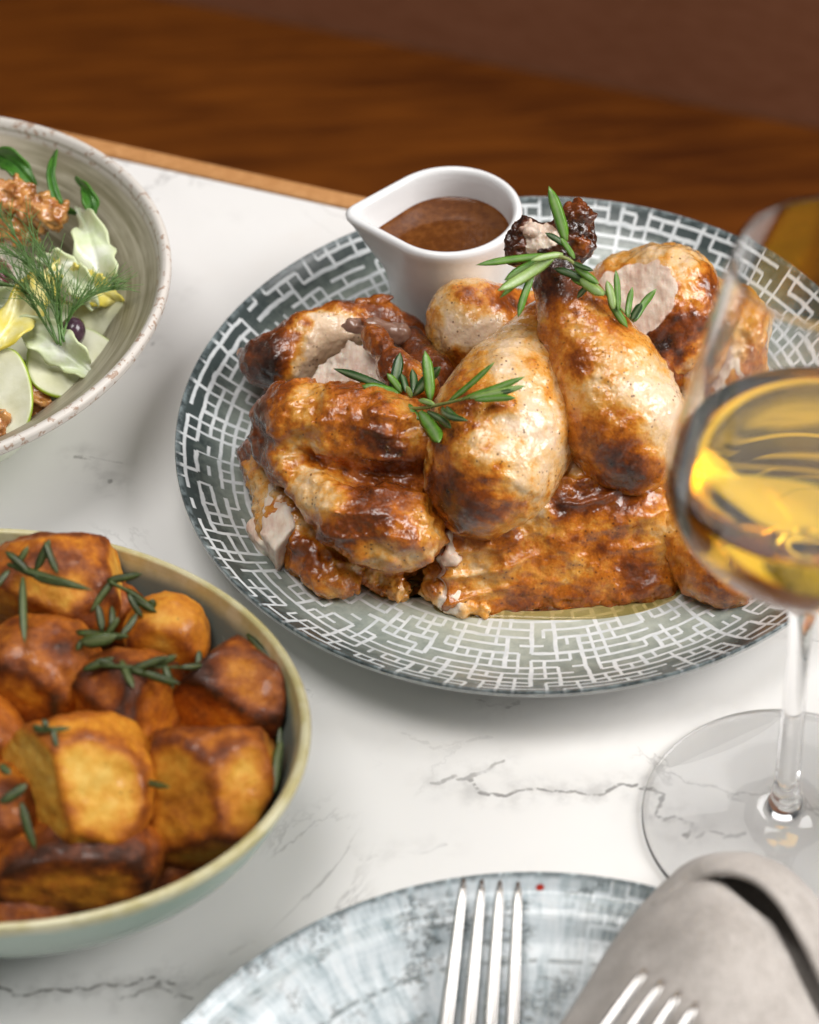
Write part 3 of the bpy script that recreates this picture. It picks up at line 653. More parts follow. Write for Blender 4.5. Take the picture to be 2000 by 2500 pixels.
# ------------------------------------------------------------------ wine glass
GC = np.array([.1235, .5765, 0.0006])
n = Nt('clear_glass'); M_GLASS = n.set(color=(1, 1, 1), rough=0.0, trans=1., ior=1.46, spec=.5)
n = Nt('white_wine'); M_WINE = n.set(color=(.98, .60, .035), rough=0.0, trans=1., ior=1.335)
rf = .049
outer = [(0, 0), (.020, 0), (.040, 0), (rf-.0015, 0), (rf, .0007), (rf-.0002, .0017), (rf-.0016, .0023), (.040, .0026), (.028, .0032), (.016, .0042), (.0095, .0062), (.0062, .0100), (.0048, .0155), (.0042, .024), (.0039, .045), (.0038, .070), (.0039, .092), (.0046, .104), (.0068, .1115), (.0125, .1185), (.0225, .1285), (.0335, .1405), (.0405, .1495), (.0440, .1570), (.0452, .1640), (.0446, .1720), (.0420, .1860), (.0376, .2080), (.0330, .2300), (.0296, .2475), (.0290, .2500)]
inner = [(.0285, .2506), (.0280, .2500), (.0285, .2475), (.0319, .2300), (.0365, .2080), (.0409, .1860), (.0435, .1720), (.0441, .1640), (.0429, .1572), (.0395, .1503), (.0326, .1416), (.0216, .1298), (.0118, .1206), (.006, .1165), (0, .1152)]
prof = np.vstack([smoothp(outer, 4), smoothp(inner, 4)])
V, F = lathe(prof, 160)
wg = empty('wine_glass', GC, label='tall stemmed wine glass of pale gold wine standing before the plate', cat='glass')
def band(lo, hi):
    return None
link('glass', mesh('glass', V+GC, F), M_GLASS, wg)
IN = smoothp(inner[::-1], 6); WZ = .1712
low = IN[IN[:, 1] < WZ]; rw = np.interp(WZ, IN[:, 1], IN[:, 0])
wp = [(r+.00012 if r > 0 else 0, z-.00012) for r, z in low]+[(rw+.00012, WZ+.0006), (rw-.0006, WZ+.0002), (rw-.0016, WZ), (rw*.5, WZ), (0, WZ)]
V, F = lathe(wp, 160)
link('white_wine', mesh('white_wine', V+GC, F), M_WINE, label='golden white wine filling the lower bowl of the glass', cat='wine')

# ------------------------------------------------------------------ bowls
def bowl_profile(R, zr, foot, t=.004, a=.34, b=.68):
    o = smoothp([(0, .003), (foot*.9, .003), (foot*.95, 0), (foot, 0), (foot*1.04, .003), (foot+(R-foot)*.45, zr*a), (foot+(R-foot)*.80, zr*b), (R*.985, zr*.91), (R, zr-.0025), (R-.0004, zr-.0006), (R-.0016, zr)], 5)
    i = smoothp([(R-.0016, zr), (R-.0032, zr-.0005), (R-t, zr-.0022), (R*.985-t, zr*.91), (foot+(R-foot)*.80-t, zr*b+.002), (foot+(R-foot)*.42-t, zr*a+.002), (foot*.8, .0085), (foot*.4, .0075), (0, .0075)], 5)
    return np.vstack([o, i[1:]])
# potato bowl (oval)
BC = np.array([-.1466, .5894, 0]); BA = math.radians(163.1)
n = Nt('celadon_glaze'); c = n.coord('Object'); x, y, z = n.sep(c)
inside = n.attr('inside'); mt = n.noise(c, 160, 4)
outc = n.mix(n.mr(z, .02, .062), (.38, .46, .40), (.33, .44, .36)); inc = n.mix(n.mr(z, .012, .06), (.10, .115, .100), (.17, .205, .180))  # grey-green inside, deepened towards the floor: shade of the bowl put into the colour
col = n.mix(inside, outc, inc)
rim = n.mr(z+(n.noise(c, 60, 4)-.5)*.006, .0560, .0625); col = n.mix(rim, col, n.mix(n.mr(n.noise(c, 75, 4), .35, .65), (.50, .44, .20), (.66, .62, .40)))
col = n.mix(n.mr(mt, .62, .8)*.4, col, (.45, .50, .44))
M_BOWL = n.set(color=col, rough=.2, spec=.5, normal=n.bump(mt, .06, .001))
prR = bowl_profile(.112, .065, .056, .004, .26, .60)
V, F = lathe(prR, 160, 1.0, .0866/.112, BA, BC)
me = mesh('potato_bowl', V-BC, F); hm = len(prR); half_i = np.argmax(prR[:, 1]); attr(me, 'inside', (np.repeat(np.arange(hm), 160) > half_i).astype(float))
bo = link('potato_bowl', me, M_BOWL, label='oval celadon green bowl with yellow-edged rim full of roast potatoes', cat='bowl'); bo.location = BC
# salad bowl
SB = np.array([-.2010, .8190, 0])
n = Nt('speckled_stoneware'); c = n.coord('Object'); x, y, z, r, th = polar(n, c); inside = n.attr('inside')
rib = n.noise(n.comb(th*9., z*520., 3.), 1.0, 4, .6); big = n.noise(c, 22, 4)
inc = n.mix(n.mr(rib*.65+big*.35, .36, .64), (.20, .18, .11), (.46, .42, .32)); inc = n.mix(n.mr(n.noise(c, 13, 2), .52, .72)*.5, inc, (.55, .44, .36))
outc = n.mix(n.mr(n.noise(c, 200, 3), .4, .7), (.70, .68, .66), (.78, .77, .755)); col = n.mix(inside, outc, inc)
rim = n.mr(z, .0588, .0610); spk = n.mr(n.noise(c, 330, 4, .6), .55, .63)
col = n.mix(rim, col, n.mix(spk*.75, (.66, .62, .57), (.34, .19, .11)))
M_SBOWL = n.set(color=col, rough=.38, spec=.4, normal=n.bump(rib*inside, .30, .0012))
prS = bowl_profile(.1125, .065, .042, .0046, .40, .76)
V, F = lathe(prS, 160); me = mesh('salad_bowl', V, F); attr(me, 'inside', (np.repeat(np.arange(len(prS)), 160) > np.argmax(prS[:, 1])).astype(float))
bo = link('salad_bowl', me, M_SBOWL, label='round beige stoneware bowl with speckled rim full of salad', cat='bowl'); bo.location = SB

# ------------------------------------------------------------------ roast potatoes
def mat_potato():
    n = Nt('roast_potato'); c = n.coord('Object'); tone, meat = n.attr('tone'), n.attr('meat')
    big = n.noise(c, 85, 5, .6, .3); mid = n.noise(c, 210, 7, .7)
    t = tone+.05+(big-.5)*.34+(mid-.5)*.72
    col = n.ramp(t, [(0, (.86, .56, .13)), (.22, (.80, .42, .058)), (.42, (.66, .25, .022)), (.60, (.42, .120, .012)), (.78, (.20, .046, .007)), (1, (.05, .014, .004))])
    spot = n.mr(n.voro(c, 150), .09, .05); col = n.mix(spot*.5, col, (.16, .06, .015))
    return n.set(color=col, rough=n.mr(mid, .3, .7, .34, .58), spec=.3, coat=n.mr(big, .48, .6)*.4, coat_rough=.14, normal=n.bump(mid*.6+n.noise(c, 1000, 4)*.5, .55, .0011), sss=.08, sss_r=(1, .5, .15), sss_s=.003)
M_POT = mat_potato()
_bi = prR[np.argmax(prR[:, 1]):][::-1]
def in_bowl(P):
    d = P-BC; c_, s_ = math.cos(BA), math.sin(BA); x = d[:, 0]*c_+d[:, 1]*s_; y = (-d[:, 0]*s_+d[:, 1]*c_)*(.112/.0866)
    rin = np.interp(P[:, 2], _bi[:, 1], _bi[:, 0], right=.13); return np.maximum((np.hypot(x, y)-rin)*.75+.0012, .0075-P[:, 2])
def potato(cx, cy, z, rad, rot, planes, tone, blobs, label, seed, skin=.55):
    """rad in metres; planes: (px, py, z, nx, ny, nz) cut faces"""
    c = PX(cx*1.1594, cy*1.1594, z); base = lump(ell(c, [q*(1.16 if len(planes) > 2 else .98) for q in rad], eul(*rot)), .0016, 75, seed)
    pl = [half(PX(a*1.1594, b*1.1594, zz), nn) for a, b, zz, nn in planes]; f = cut(base, pl, .0010); f = cut(f, [in_bowl], .001)
    V, Q, N = nets(f, .0015)
    d0 = base(V); es = [p(V) for p in pl]
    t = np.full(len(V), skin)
    if es:
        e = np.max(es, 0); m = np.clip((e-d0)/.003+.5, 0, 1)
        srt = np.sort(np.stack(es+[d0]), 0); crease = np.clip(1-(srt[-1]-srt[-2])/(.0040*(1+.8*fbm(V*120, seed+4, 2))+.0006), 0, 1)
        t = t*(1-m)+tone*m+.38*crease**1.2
    V = V+N*(.0010*fbm(V*190, seed, 4))[:, None]
    for b in blobs:
        p = facing(V, N, b[0]*1.1594, b[1]*1.1594); t = t+b[3]*np.exp(-(np.linalg.norm(V-p, axis=1)/b[2])**2)
    me = mesh('roast_potato', V, Q); attr(me, 'tone', t); attr(me, 'meat', t*0)
    o = link('roast_potato', me, M_POT, label=label, cat='potato', group='roast potatoes in the green bowl')
    return o

potato(120, 1235, .066, (.024, .020, .016), (0, 10, 15), [(130, 1230, .079, (.10, -.60, .8)), (110, 1292, .072, (-.35, -1, -.1)), (243, 1180, .068, (1, .1, .2)), (130, 1152, .07, (0, 1, .3))], .18, [(60, 1300, .01, .3), (200, 1180, .01, -.05)], 'pale orange potato wedge with rosemary on top, against the back rim', 1)
potato(75, 1415, .060, (.024, .021, .019), (0, 0, 30), [(60, 1350, .084, (-.2, .2, 1)), (10, 1480, .06, (-.4, -1, .2))], .50, [(130, 1360, .006, .3), (40, 1400, .012, -.1)], 'big reddish brown potato with wrinkled skin beside the pale wedge', 2, .60)
potato(232, 1300, .052, (.014, .013, .013), (0, 0, 0), [(200, 1290, .06, (-.7, -.5, .4))], .35, [], 'small dark potato piece half covered by rosemary', 3, .68)
potato(352, 1345, .055, (.0155, .017, .016), (0, 20, 0), [(330, 1390, .056, (-.2, -1, .2))], .30, [(350, 1310, .008, -.1), (330, 1340, .006, -.2)], 'round golden potato with blistered skin behind the rosemary', 4, .42)
potato(268, 1490, .055, (.019, .018, .017), (0, 0, 20), [(240, 1480, .070, (-.35, -.35, .8)), (330, 1500, .06, (.9, -.5, .3)), (200, 1560, .05, (-.8, -.7, .1))], .52, [], 'reddish brown angular potato chunk below the rosemary', 5, .62)
potato(465, 1455, .050, (.026, .019, .018), (0, -8, -28), [(490, 1430, .066, (.12, -.50, .85)), (440, 1478, .060, (-.45, -1, .25)), (560, 1395, .058, (.8, .7, .3)), (430, 1400, .06, (-.6, .6, .4))], .46, [(520, 1390, .009, -.2), (420, 1470, .01, .2)], 'dark orange potato wedge leaning on the right wall of the bowl', 6, .64)
potato(145, 1655, .055, (.0255, .024, .021), (0, 0, 10), [(125, 1650, .072, (.36, -.62, .68)), (125, 1650, .072, (-.80, -.52, .30)), (150, 1785, .052, (0, -1, -.1)), (100, 1535, .066, (-.2, .8, .4))], .10, [(200, 1600, .01, -.05), (70, 1700, .014, .14), (170, 1760, .012, .12)], 'large bright yellow potato chunk with smooth cut face', 7, .4)
potato(450, 1660, .048, (.0275, .025, .022), (0, 0, -15), [(452, 1650, .067, (-.50, -.66, .56)), (452, 1650, .067, (.52, -.60, .60)), (440, 1785, .046, (-.1, -1, -.2)), (500, 1538, .062, (.05, .85, .5)), (312, 1700, .05, (-1, .05, .1)), (582, 1600, .05, (1, .1, .2))], .30, [(520, 1600, .010, -.12), (400, 1720, .014, .10), (540, 1700, .01, .1)], 'large orange block of potato with a sharp ridge by the front rim', 8, .5)
potato(165, 1815, .040, (.030, .020, .0155), (0, 0, 10), [(170, 1790, .054, (.0, -.30, 1)), (170, 1890, .036, (0, -1, .12))], .44, [(290, 1790, .008, .2), (60, 1830, .010, .1)], 'long brown potato wedge lying lowest along the front of the bowl', 9, .6)
potato(5, 1715, .046, (.016, .018, .018), (0, 0, 0), [(30, 1680, .060, (.4, -.5, .8))], .34, [], 'orange potato piece at the left of the yellow chunk', 10, .5)
potato(272, 1665, .040, (.012, .014, .016), (0, 0, 0), [(280, 1670, .05, (.5, -.6, .5))], .42, [], 'small potato piece wedged between the yellow chunk and the orange block', 11, .62)
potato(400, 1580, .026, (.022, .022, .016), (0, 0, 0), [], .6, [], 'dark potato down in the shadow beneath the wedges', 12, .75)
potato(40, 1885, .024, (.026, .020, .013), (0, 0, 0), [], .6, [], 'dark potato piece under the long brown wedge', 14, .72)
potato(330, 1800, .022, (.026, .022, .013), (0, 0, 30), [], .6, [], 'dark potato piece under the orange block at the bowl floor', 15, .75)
potato(-60, 1560, .050, (.020, .022, .018), (0, 0, 0), [(-60, 1560, .068, (0, -.2, 1))], .4, [], 'brown potato piece at the left side of the bowl', 13, .6)

def clump(label, stem, leaves):
    sprig([(q[0], q[1], q[2]+.005) for q in stem], [(a, b, z+.005, c, d, z2+.005, w*1.05, mi, bd) for a, b, z, c, d, z2, w, mi, bd in leaves], label, M_ROS_DRY, 'roasted rosemary in the potato bowl', M_ROS_DRY[1])
clump('roasted rosemary sprig over the pale potato wedge', [(20, 1190, .084), (60, 1205, .085), (110, 1225, .084)],
      [(15, 1187, .084, 195, 1243, .084, 13, 1, .03), (75, 1200, .085, 105, 1135, .092, 13, 0, .04), (95, 1140, .092, 122, 1210, .086, 11, 0, .03), (48, 1215, .084, 52, 1355, .078, 12, 1, .02), (60, 1205, .085, 10, 1160, .088, 12, 0, .05), (70, 1215, .085, 150, 1232, .088, 10, 0, .05), (30, 1195, .085, 60, 1150, .09, 10, 1, .04), (20, 1200, .084, -10, 1240, .082, 10, 0, .05)])
clump('roasted rosemary sprig between the round potato and the small dark piece', [(230, 1225, .073), (270, 1245, .070), (310, 1270, .068)],
      [(225, 1222, .073, 300, 1208, .074, 12, 0, .03), (245, 1215, .073, 190, 1290, .066, 11, 1, .04), (265, 1240, .070, 330, 1290, .066, 14, 0, .04), (320, 1262, .068, 322, 1290, .064, 13, 0, .02), (270, 1250, .07, 300, 1300, .065, 10, 0, .05)])
clump('dark roasted rosemary sprig lying on the middle of the potatoes', [(165, 1335, .072), (220, 1335, .073), (270, 1340, .072)],
      [(160, 1330, .072, 270, 1342, .072, 13, 0, .03), (170, 1352, .072, 245, 1340, .074, 22, 1, .06), (215, 1330, .073, 205, 1270, .078, 12, 0, .03), (235, 1332, .073, 235, 1275, .076, 11, 0, .05), (225, 1335, .073, 250, 1300, .077, 10, 1, .04), (255, 1340, .072, 290, 1290, .074, 11, 0, .05), (180, 1345, .072, 160, 1370, .070, 11, 0, .04)])
clump('dark roasted rosemary sprig above the reddish chunk', [(190, 1400, .070), (280, 1405, .071), (380, 1405, .068)],
      [(175, 1410, .070, 240, 1385, .072, 13, 0, .04), (255, 1390, .071, 282, 1450, .070, 12, 1, .03), (275, 1410, .071, 355, 1382, .073, 13, 0, .03), (300, 1415, .071, 380, 1440, .068, 13, 0, .03), (345, 1395, .070, 365, 1450, .067, 12, 0, .04), (330, 1400, .070, 372, 1380, .072, 11, 1, .03), (420, 1370, .066, 418, 1420, .062, 11, 0, .05), (240, 1400, .071, 200, 1390, .072, 11, 0, .05), (380, 1405, .068, 430, 1400, .064, 10, 0, .04), (265, 1405, .071, 330, 1425, .070, 10, 0, .04)])
clump('loose rosemary leaves stuck to the yellow potato chunk', [(70, 1530, .078), (115, 1535, .078)], [(70, 1538, .077, 150, 1533, .078, 8, 1, .03), (112, 1530, .078, 120, 1575, .075, 9, 0, .04), (100, 1530, .079, 90, 1515, .08, 9, 0, .02)])
clump('loose rosemary leaves between the yellow chunk and the orange block', [(235, 1585, .056), (280, 1640, .052)], [(230, 1580, .058, 300, 1640, .050, 11, 0, .04), (290, 1640, .052, 358, 1658, .062, 10, 1, .03), (0, 1690, .068, 58, 1650, .070, 15, 0, .06), (45, 1690, .066, 75, 1790, .056, 13, 0, .04), (0, 1610, .066, 22, 1630, .066, 12, 1, .04)])
clump('rosemary leaves against the inner right wall of the bowl', [(585, 1600, .050), (582, 1640, .048)], [(592, 1560, .054, 578, 1670, .050, 15, 1, .05), (520, 1335, .056, 588, 1405, .054, 12, 0, .03), (585, 1590, .052, 590, 1530, .056, 9, 0, .03)])

# ------------------------------------------------------------------ salad
def S17(x, y, z): return PX(x*1.1594, y*1.1594, z)
def mat_food(name, c1, c2, rough=.35, sc=120, bump=.3, coat=0., trans=0., edge=None):
    n = Nt(name); c = n.coord('Object'); v = n.noise(c, sc, 5, .6); col = n.mix(n.mr(v, .32, .68), c1, c2)
    if edge is not None: col = n.mix(n.attr('edge'), col, edge)
    return n.set(color=col, rough=rough, spec=.5, coat=coat, coat_rough=.12, normal=n.bump(n.noise(c, sc*4, 4)*.5+v*.5, bump, .001), sss=.15, sss_r=(1, 1, .6), sss_s=.003)
M_PEAR = mat_food('pear_flesh', (.66, .66, .44), (.78, .78, .60), .3, 90, .1, .2, edge=(.33, .46, .02))
M_PALE = mat_food('endive', (.60, .68, .42), (.80, .83, .70), .3, 110, .25, .3, edge=(.62, .70, .38))
M_YEL = mat_food('yellow_endive', (.72, .60, .10), (.80, .76, .42), .3, 80, .25, .3, edge=(.72, .58, .03))
M_WAL = mat_food('glazed_walnut', (.34, .10, .016), (.66, .33, .10), .2, 170, .6, 1.)
M_MINT = mat_food('green_leaf', (.030, .120, .012), (.065, .200, .022), .35, 150, .3, edge=(.06, .18, .02))
M_OLIVE = mat_food('purple_olive', (.030, .012, .022), (.085, .040, .065), .22, 160, .15, .4)
M_RAD = mat_food('radicchio', (.13, .008, .022), (.26, .030, .055), .3, 90, .2, .3, edge=(.6, .5, .45))
M_CREAM = mat_food('soft_cheese', (.74, .66, .55), (.82, .77, .68), .5, 150, .4)
M_DILL = mat_food('dill', (.060, .150, .026), (.14, .26, .07), .4, 200, .1)

def disc_slice(cx, cy, z, rx, ry, nrm, rot, label, th=.0022, mat=M_PEAR, cutx=None):
    """thin fruit slice with a peel edge"""
    c = S17(cx, cy, z); N = np.array(nrm, float); N /= np.linalg.norm(N); A = np.cross(N, (0, 1, .2)); A /= np.linalg.norm(A); B = np.cross(N, A)
    ca, sa = math.cos(rot), math.sin(rot); A, B = A*ca+B*sa, -A*sa+B*ca
    t = np.linspace(0, 2*np.pi, 56, endpoint=False); w = 1+.03*np.sin(3*t+cx)+.02*np.sin(5*t)
    rr = [(0, 1), (.5, 1), (.90, 1), (.95, 1), (.985, .6), (1.0, 0), (.985, -.6), (.95, -1), (.5, -1), (0, -1)]; V = []; e = []
    for s, h in rr:
        x = rx*s*np.cos(t)*w; y = ry*s*np.sin(t)*w
        if cutx is not None: x = np.maximum(x, cutx*rx*max(s, .01))
        bow = .10*(x/rx)**2*rx+.0003*np.sin(5*t)*s*s
        V.append(c+x[:, None]*A+y[:, None]*B+(h*th*.5+bow)[:, None]*N); e.append(np.full(56, 1. if s > .955 else (.25 if s > .94 else 0)))
    m = 56; F = [(i*m+j, i*m+(j+1) % m, (i+1)*m+(j+1) % m, (i+1)*m+j) for i in range(len(rr)-1) for j in range(m)]
    me = mesh('pear_slice', np.concatenate(V), F); attr(me, 'edge', np.concatenate(e)); return link('pear_slice', me, mat, label=label, cat='pear', group='pear slices in the salad')
def leaf_sheet(name, ctrl, mat, label, cat, group=None, ruff=.002, fr=3, th=.0009, seed=0, pt=.7, tip=1.0):
    """leaf along a midrib ctrl (px, py, z, halfwidth px) with cupped, ruffled blade"""
    P = smoothp([list(S17(x, y, z))+[w*1.1594*K] for x, y, z, w in ctrl], 7); C, Wd = P[:, :3], np.maximum(P[:, 3], .0004)
    T = np.gradient(C, axis=0); T /= np.linalg.norm(T, axis=1)[:, None]; U = CAM-C; U = U-T*(U*T).sum(1)[:, None]; U /= np.linalg.norm(U, axis=1)[:, None]; S = np.cross(T, U)
    v = np.linspace(-1, 1, 15); s = np.linspace(0, 1, len(C))
    off = ruff*np.sin(s[:, None]*fr*6.28+v[None]*2.2+seed)*np.abs(v)[None]**1.4*2.0+pt*Wd[:, None]*(v**2)[None]*.55-.0009*np.exp(-(v/.12)**2)[None]
    edge_w = 1+.10*np.sin(s[:, None]*fr*19+seed)*np.abs(v)[None]**3
    G = C[:, None]+S[:, None]*(Wd[:, None]*v[None]*edge_w)[..., None]+U[:, None]*off[..., None]
    V, F = grid(G); me = mesh(name, V, F); attr(me, 'edge', np.clip((np.abs(np.tile(v, len(C)))-.6)*2.0, 0, 1)*tip)
    o = link(name, me, mat, label=label, cat=cat, group=group); m = o.modifiers.new('thickness', 'SOLIDIFY'); m.thickness = th; m.offset = 0; return o
disc_slice(150, 765, .046, .0185, .0165, (.15, -.25, 1), .4, 'broad pear slice with green peel edge lying flat under the dill stem')
disc_slice(208, 668, .044, .0125, .0135, (-.35, -.25, 1), .2, 'small pear slice standing towards the bowl wall beside the dill')
disc_slice(2, 835, .050, .0135, .0205, (-.2, -.45, 1), .1, 'tall pear slice with yellow-green edge by the front rim of the salad bowl')
disc_slice(95, 712, .041, .020, .014, (.1, -.3, 1), -.3, 'pear slice tucked beneath the pale endive leaf')
leaf_sheet('endive_leaf', [(165, 440, .060, 6), (185, 480, .062, 26), (200, 535, .060, 44), (215, 585, .054, 34), (235, 605, .048, 8)], M_PALE, 'white-green ruffled endive leaf by the green leaf at the bowl wall', 'leaf', 'endive leaves in the salad', .0020, 2, seed=1)
leaf_sheet('endive_leaf', [(20, 690, .056, 8), (80, 700, .058, 34), (130, 735, .056, 40), (175, 772, .050, 22), (190, 785, .047, 4)], M_PALE, 'pale green endive leaf pointing away from the purple olive', 'leaf', 'endive leaves in the salad', .0018, 2, seed=2)
leaf_sheet('endive_leaf', [(-20, 735, .062, 12), (20, 690, .064, 34), (65, 630, .064, 40), (100, 585, .062, 24), (120, 560, .060, 5)], M_YEL, 'yellow and white endive leaf at the left side of the dill', 'leaf', 'endive leaves in the salad', .0022, 2, seed=3, tip=.9)
leaf_sheet('endive_leaf', [(120, 560, .058, 8), (160, 590, .058, 30), (200, 610, .054, 34), (255, 640, .048, 10)], M_YEL, 'cream endive leaf with yellow edge right of the dill', 'leaf', 'endive leaves in the salad', .0025, 3, seed=4, tip=.8)
leaf_sheet('endive_leaf', [(90, 540, .060, 8), (130, 560, .061, 28), (170, 600, .058, 30), (200, 650, .050, 8)], M_PALE, 'white endive leaf crossing behind the dill', 'leaf', 'endive leaves in the salad', .0022, 3, seed=5)
leaf_sheet('endive_leaf', [(270, 500, .046, 4), (255, 530, .044, 14), (240, 570, .042, 16), (225, 600, .040, 6)], M_CREAM, 'narrow pale stalk leaning on the right wall of the salad bowl', 'leaf', 'endive leaves in the salad', .0008, 1, seed=6)
leaf_sheet('endive_leaf', [(200, 760, .040, 4), (225, 735, .042, 20), (250, 715, .041, 14), (272, 700, .040, 3)], M_YEL, 'small folded yellow leaf tip beside the broad pear slice', 'leaf', 'endive leaves in the salad', .0015, 2, seed=7, tip=.5)
leaf_sheet('endive_leaf', [(-40, 640, .052, 10), (20, 640, .052, 40), (90, 650, .050, 44), (150, 660, .046, 20)], M_PALE, 'pale endive leaf lying low beneath the dill', 'leaf', 'endive leaves in the salad', .0018, 2, seed=8)
leaf_sheet('mint_leaf', [(75, 392, .066, 3), (50, 365, .070, 20), (20, 338, .072, 24), (-25, 318, .070, 6)], M_MINT, 'broad dark green leaf at the back of the salad', 'leaf', 'green herb leaves in the salad', .0008, 1, seed=1)
leaf_sheet('mint_leaf', [(160, 375, .066, 3), (180, 400, .068, 10), (192, 430, .066, 17), (190, 465, .060, 4)], M_MINT, 'hanging green leaf on the white ruffled endive', 'leaf', 'green herb leaves in the salad', .0008, 1, seed=2)
leaf_sheet('mint_leaf', [(118, 318, .074, 2), (110, 345, .074, 6), (108, 375, .072, 9), (125, 430, .066, 10), (160, 450, .060, 3)], M_MINT, 'thin upright green leaf behind the walnuts', 'leaf', 'green herb leaves in the salad', .0006, 1, seed=3)
leaf_sheet('radicchio_leaf', [(-30, 545, .056, 6), (0, 560, .057, 18), (14, 590, .055, 16), (5, 620, .052, 4)], M_RAD, 'dark red radicchio leaf beside the dill', 'leaf', None, .0012, 2, seed=2)
def nut(cx, cy, z, r, label, seed):
    b = uni(.003, ell(S17(cx, cy, z), (r, r*.85, r*.7), eul(0, 10, seed*40)), ell(S17(cx-22, cy-10, z+.003), (r*.7, r*.6, r*.6)))
    f = lump(lump(b, .0035, 240, seed), .0012, 600, seed+1, 2); V, Q, N = nets(f, .0010)
    me = mesh('walnut', V, Q); attr(me, 'edge', np.zeros(len(V))); return link('walnut', me, M_WAL, label=label, cat='walnut', group='glazed walnuts in the salad')
nut(25, 420, .064, .011, 'large glazed walnut piece under the broad green leaf', 3)
nut(98, 450, .062, .0095, 'shiny glazed walnut piece beside the thin upright leaf', 4)
nut(70, 850, .040, .006, 'small walnut piece beneath the tall pear slice at the front rim', 5)
nut(-5, 890, .046, .006, 'walnut crumb at the front rim left of the tall pear slice', 6)
nut(40, 480, .056, .009, 'walnut piece half hidden under the dill tops', 8)
f = ell(S17(152, 700, .056), (.0052, .0060, .0066), eul(0, 20, 0)); V, Q, N = nets(f, .001); me = mesh('olive', V, Q); attr(me, 'edge', np.zeros(len(V)))
link('olive', me, M_OLIVE, label='dark purple olive at the foot of the dill', cat='olive')
# bed under the visible leaves
f = lump(ell(SB+np.array([.0, .0, .024]), (.072, .072, .022)), .006, 60, 4); V, Q, N = nets(f, .003); me = mesh('salad_bed', V, Q); attr(me, 'edge', np.zeros(len(V)))
link('salad_bed', me, M_PALE, label='chopped pale salad leaves heaped beneath the toppings', cat='salad', kind='stuff')
# dill frond
dr = empty('dill_frond', S17(128, 728, .060), label='feathery green dill frond lying across the salad', cat='dill')
r2 = random.Random(3); VV, FF = [], []
def addtube(C, w0, w1):
    C = smoothp(C, 3); w = np.linspace(w0, w1, len(C)); V, F = sweep(C, w, w, (.1, -.4, .9), 5, 2); o = sum(len(v) for v in VV); VV.append(V); FF.extend([tuple(i+o for i in f) for f in F])
main = [((128, 728, .060), (118, 660, .068), (90, 590, .074), (40, 510, .078), (-10, 440, .078)), ((135, 720, .060), (110, 630, .070), (60, 560, .076), (0, 520, .078)), ((122, 725, .060), (90, 650, .068), (30, 590, .074), (-20, 560, .076)),
        ((130, 715, .060), (150, 660, .066), (190, 625, .066), (225, 610, .064)), ((132, 715, .060), (125, 640, .070), (110, 570, .076), (60, 480, .080)), ((120, 722, .060), (80, 660, .066), (45, 610, .070), (-10, 600, .072))]
for k, st in enumerate(main):
    C = smoothp([S17(*p) for p in st], 8)
    V, F = sweep(C, np.linspace(.0011, .0005, len(C)), np.linspace(.0011, .0005, len(C)), (.1, -.4, .9), 6, 2); link('stem', mesh('stem', V, F), M_DILL, dr)
    VV, FF = [], []
    for i in range(4, len(C)-1):
        for q in range(2 if k != 3 else 3):
            T = C[min(i+1, len(C)-1)]-C[i-1]; T /= np.linalg.norm(T); sd = np.array([r2.uniform(-1, 1), r2.uniform(-1, 1), r2.uniform(-.3, .8)]); d = T*1.5+sd*.62; d /= np.linalg.norm(d); L = r2.uniform(.009, .020)
            a = C[i]; b = a+d*L*.5+np.array([0, 0, .0007]); e = a+d*L+sd*.002; addtube([a, b, e], .00045, .0002)
            for z in range(1): addtube([b, b+(d*.6+np.array([r2.uniform(-.7, .7), r2.uniform(-.7, .7), r2.uniform(-.2, .6)]))*L*.45], .00035, .00018)
    V = np.concatenate(VV); me = mesh('feathery_leaf', V, FF); attr(me, 'edge', np.zeros(len(V))); link('feathery_leaf', me, M_DILL, dr)

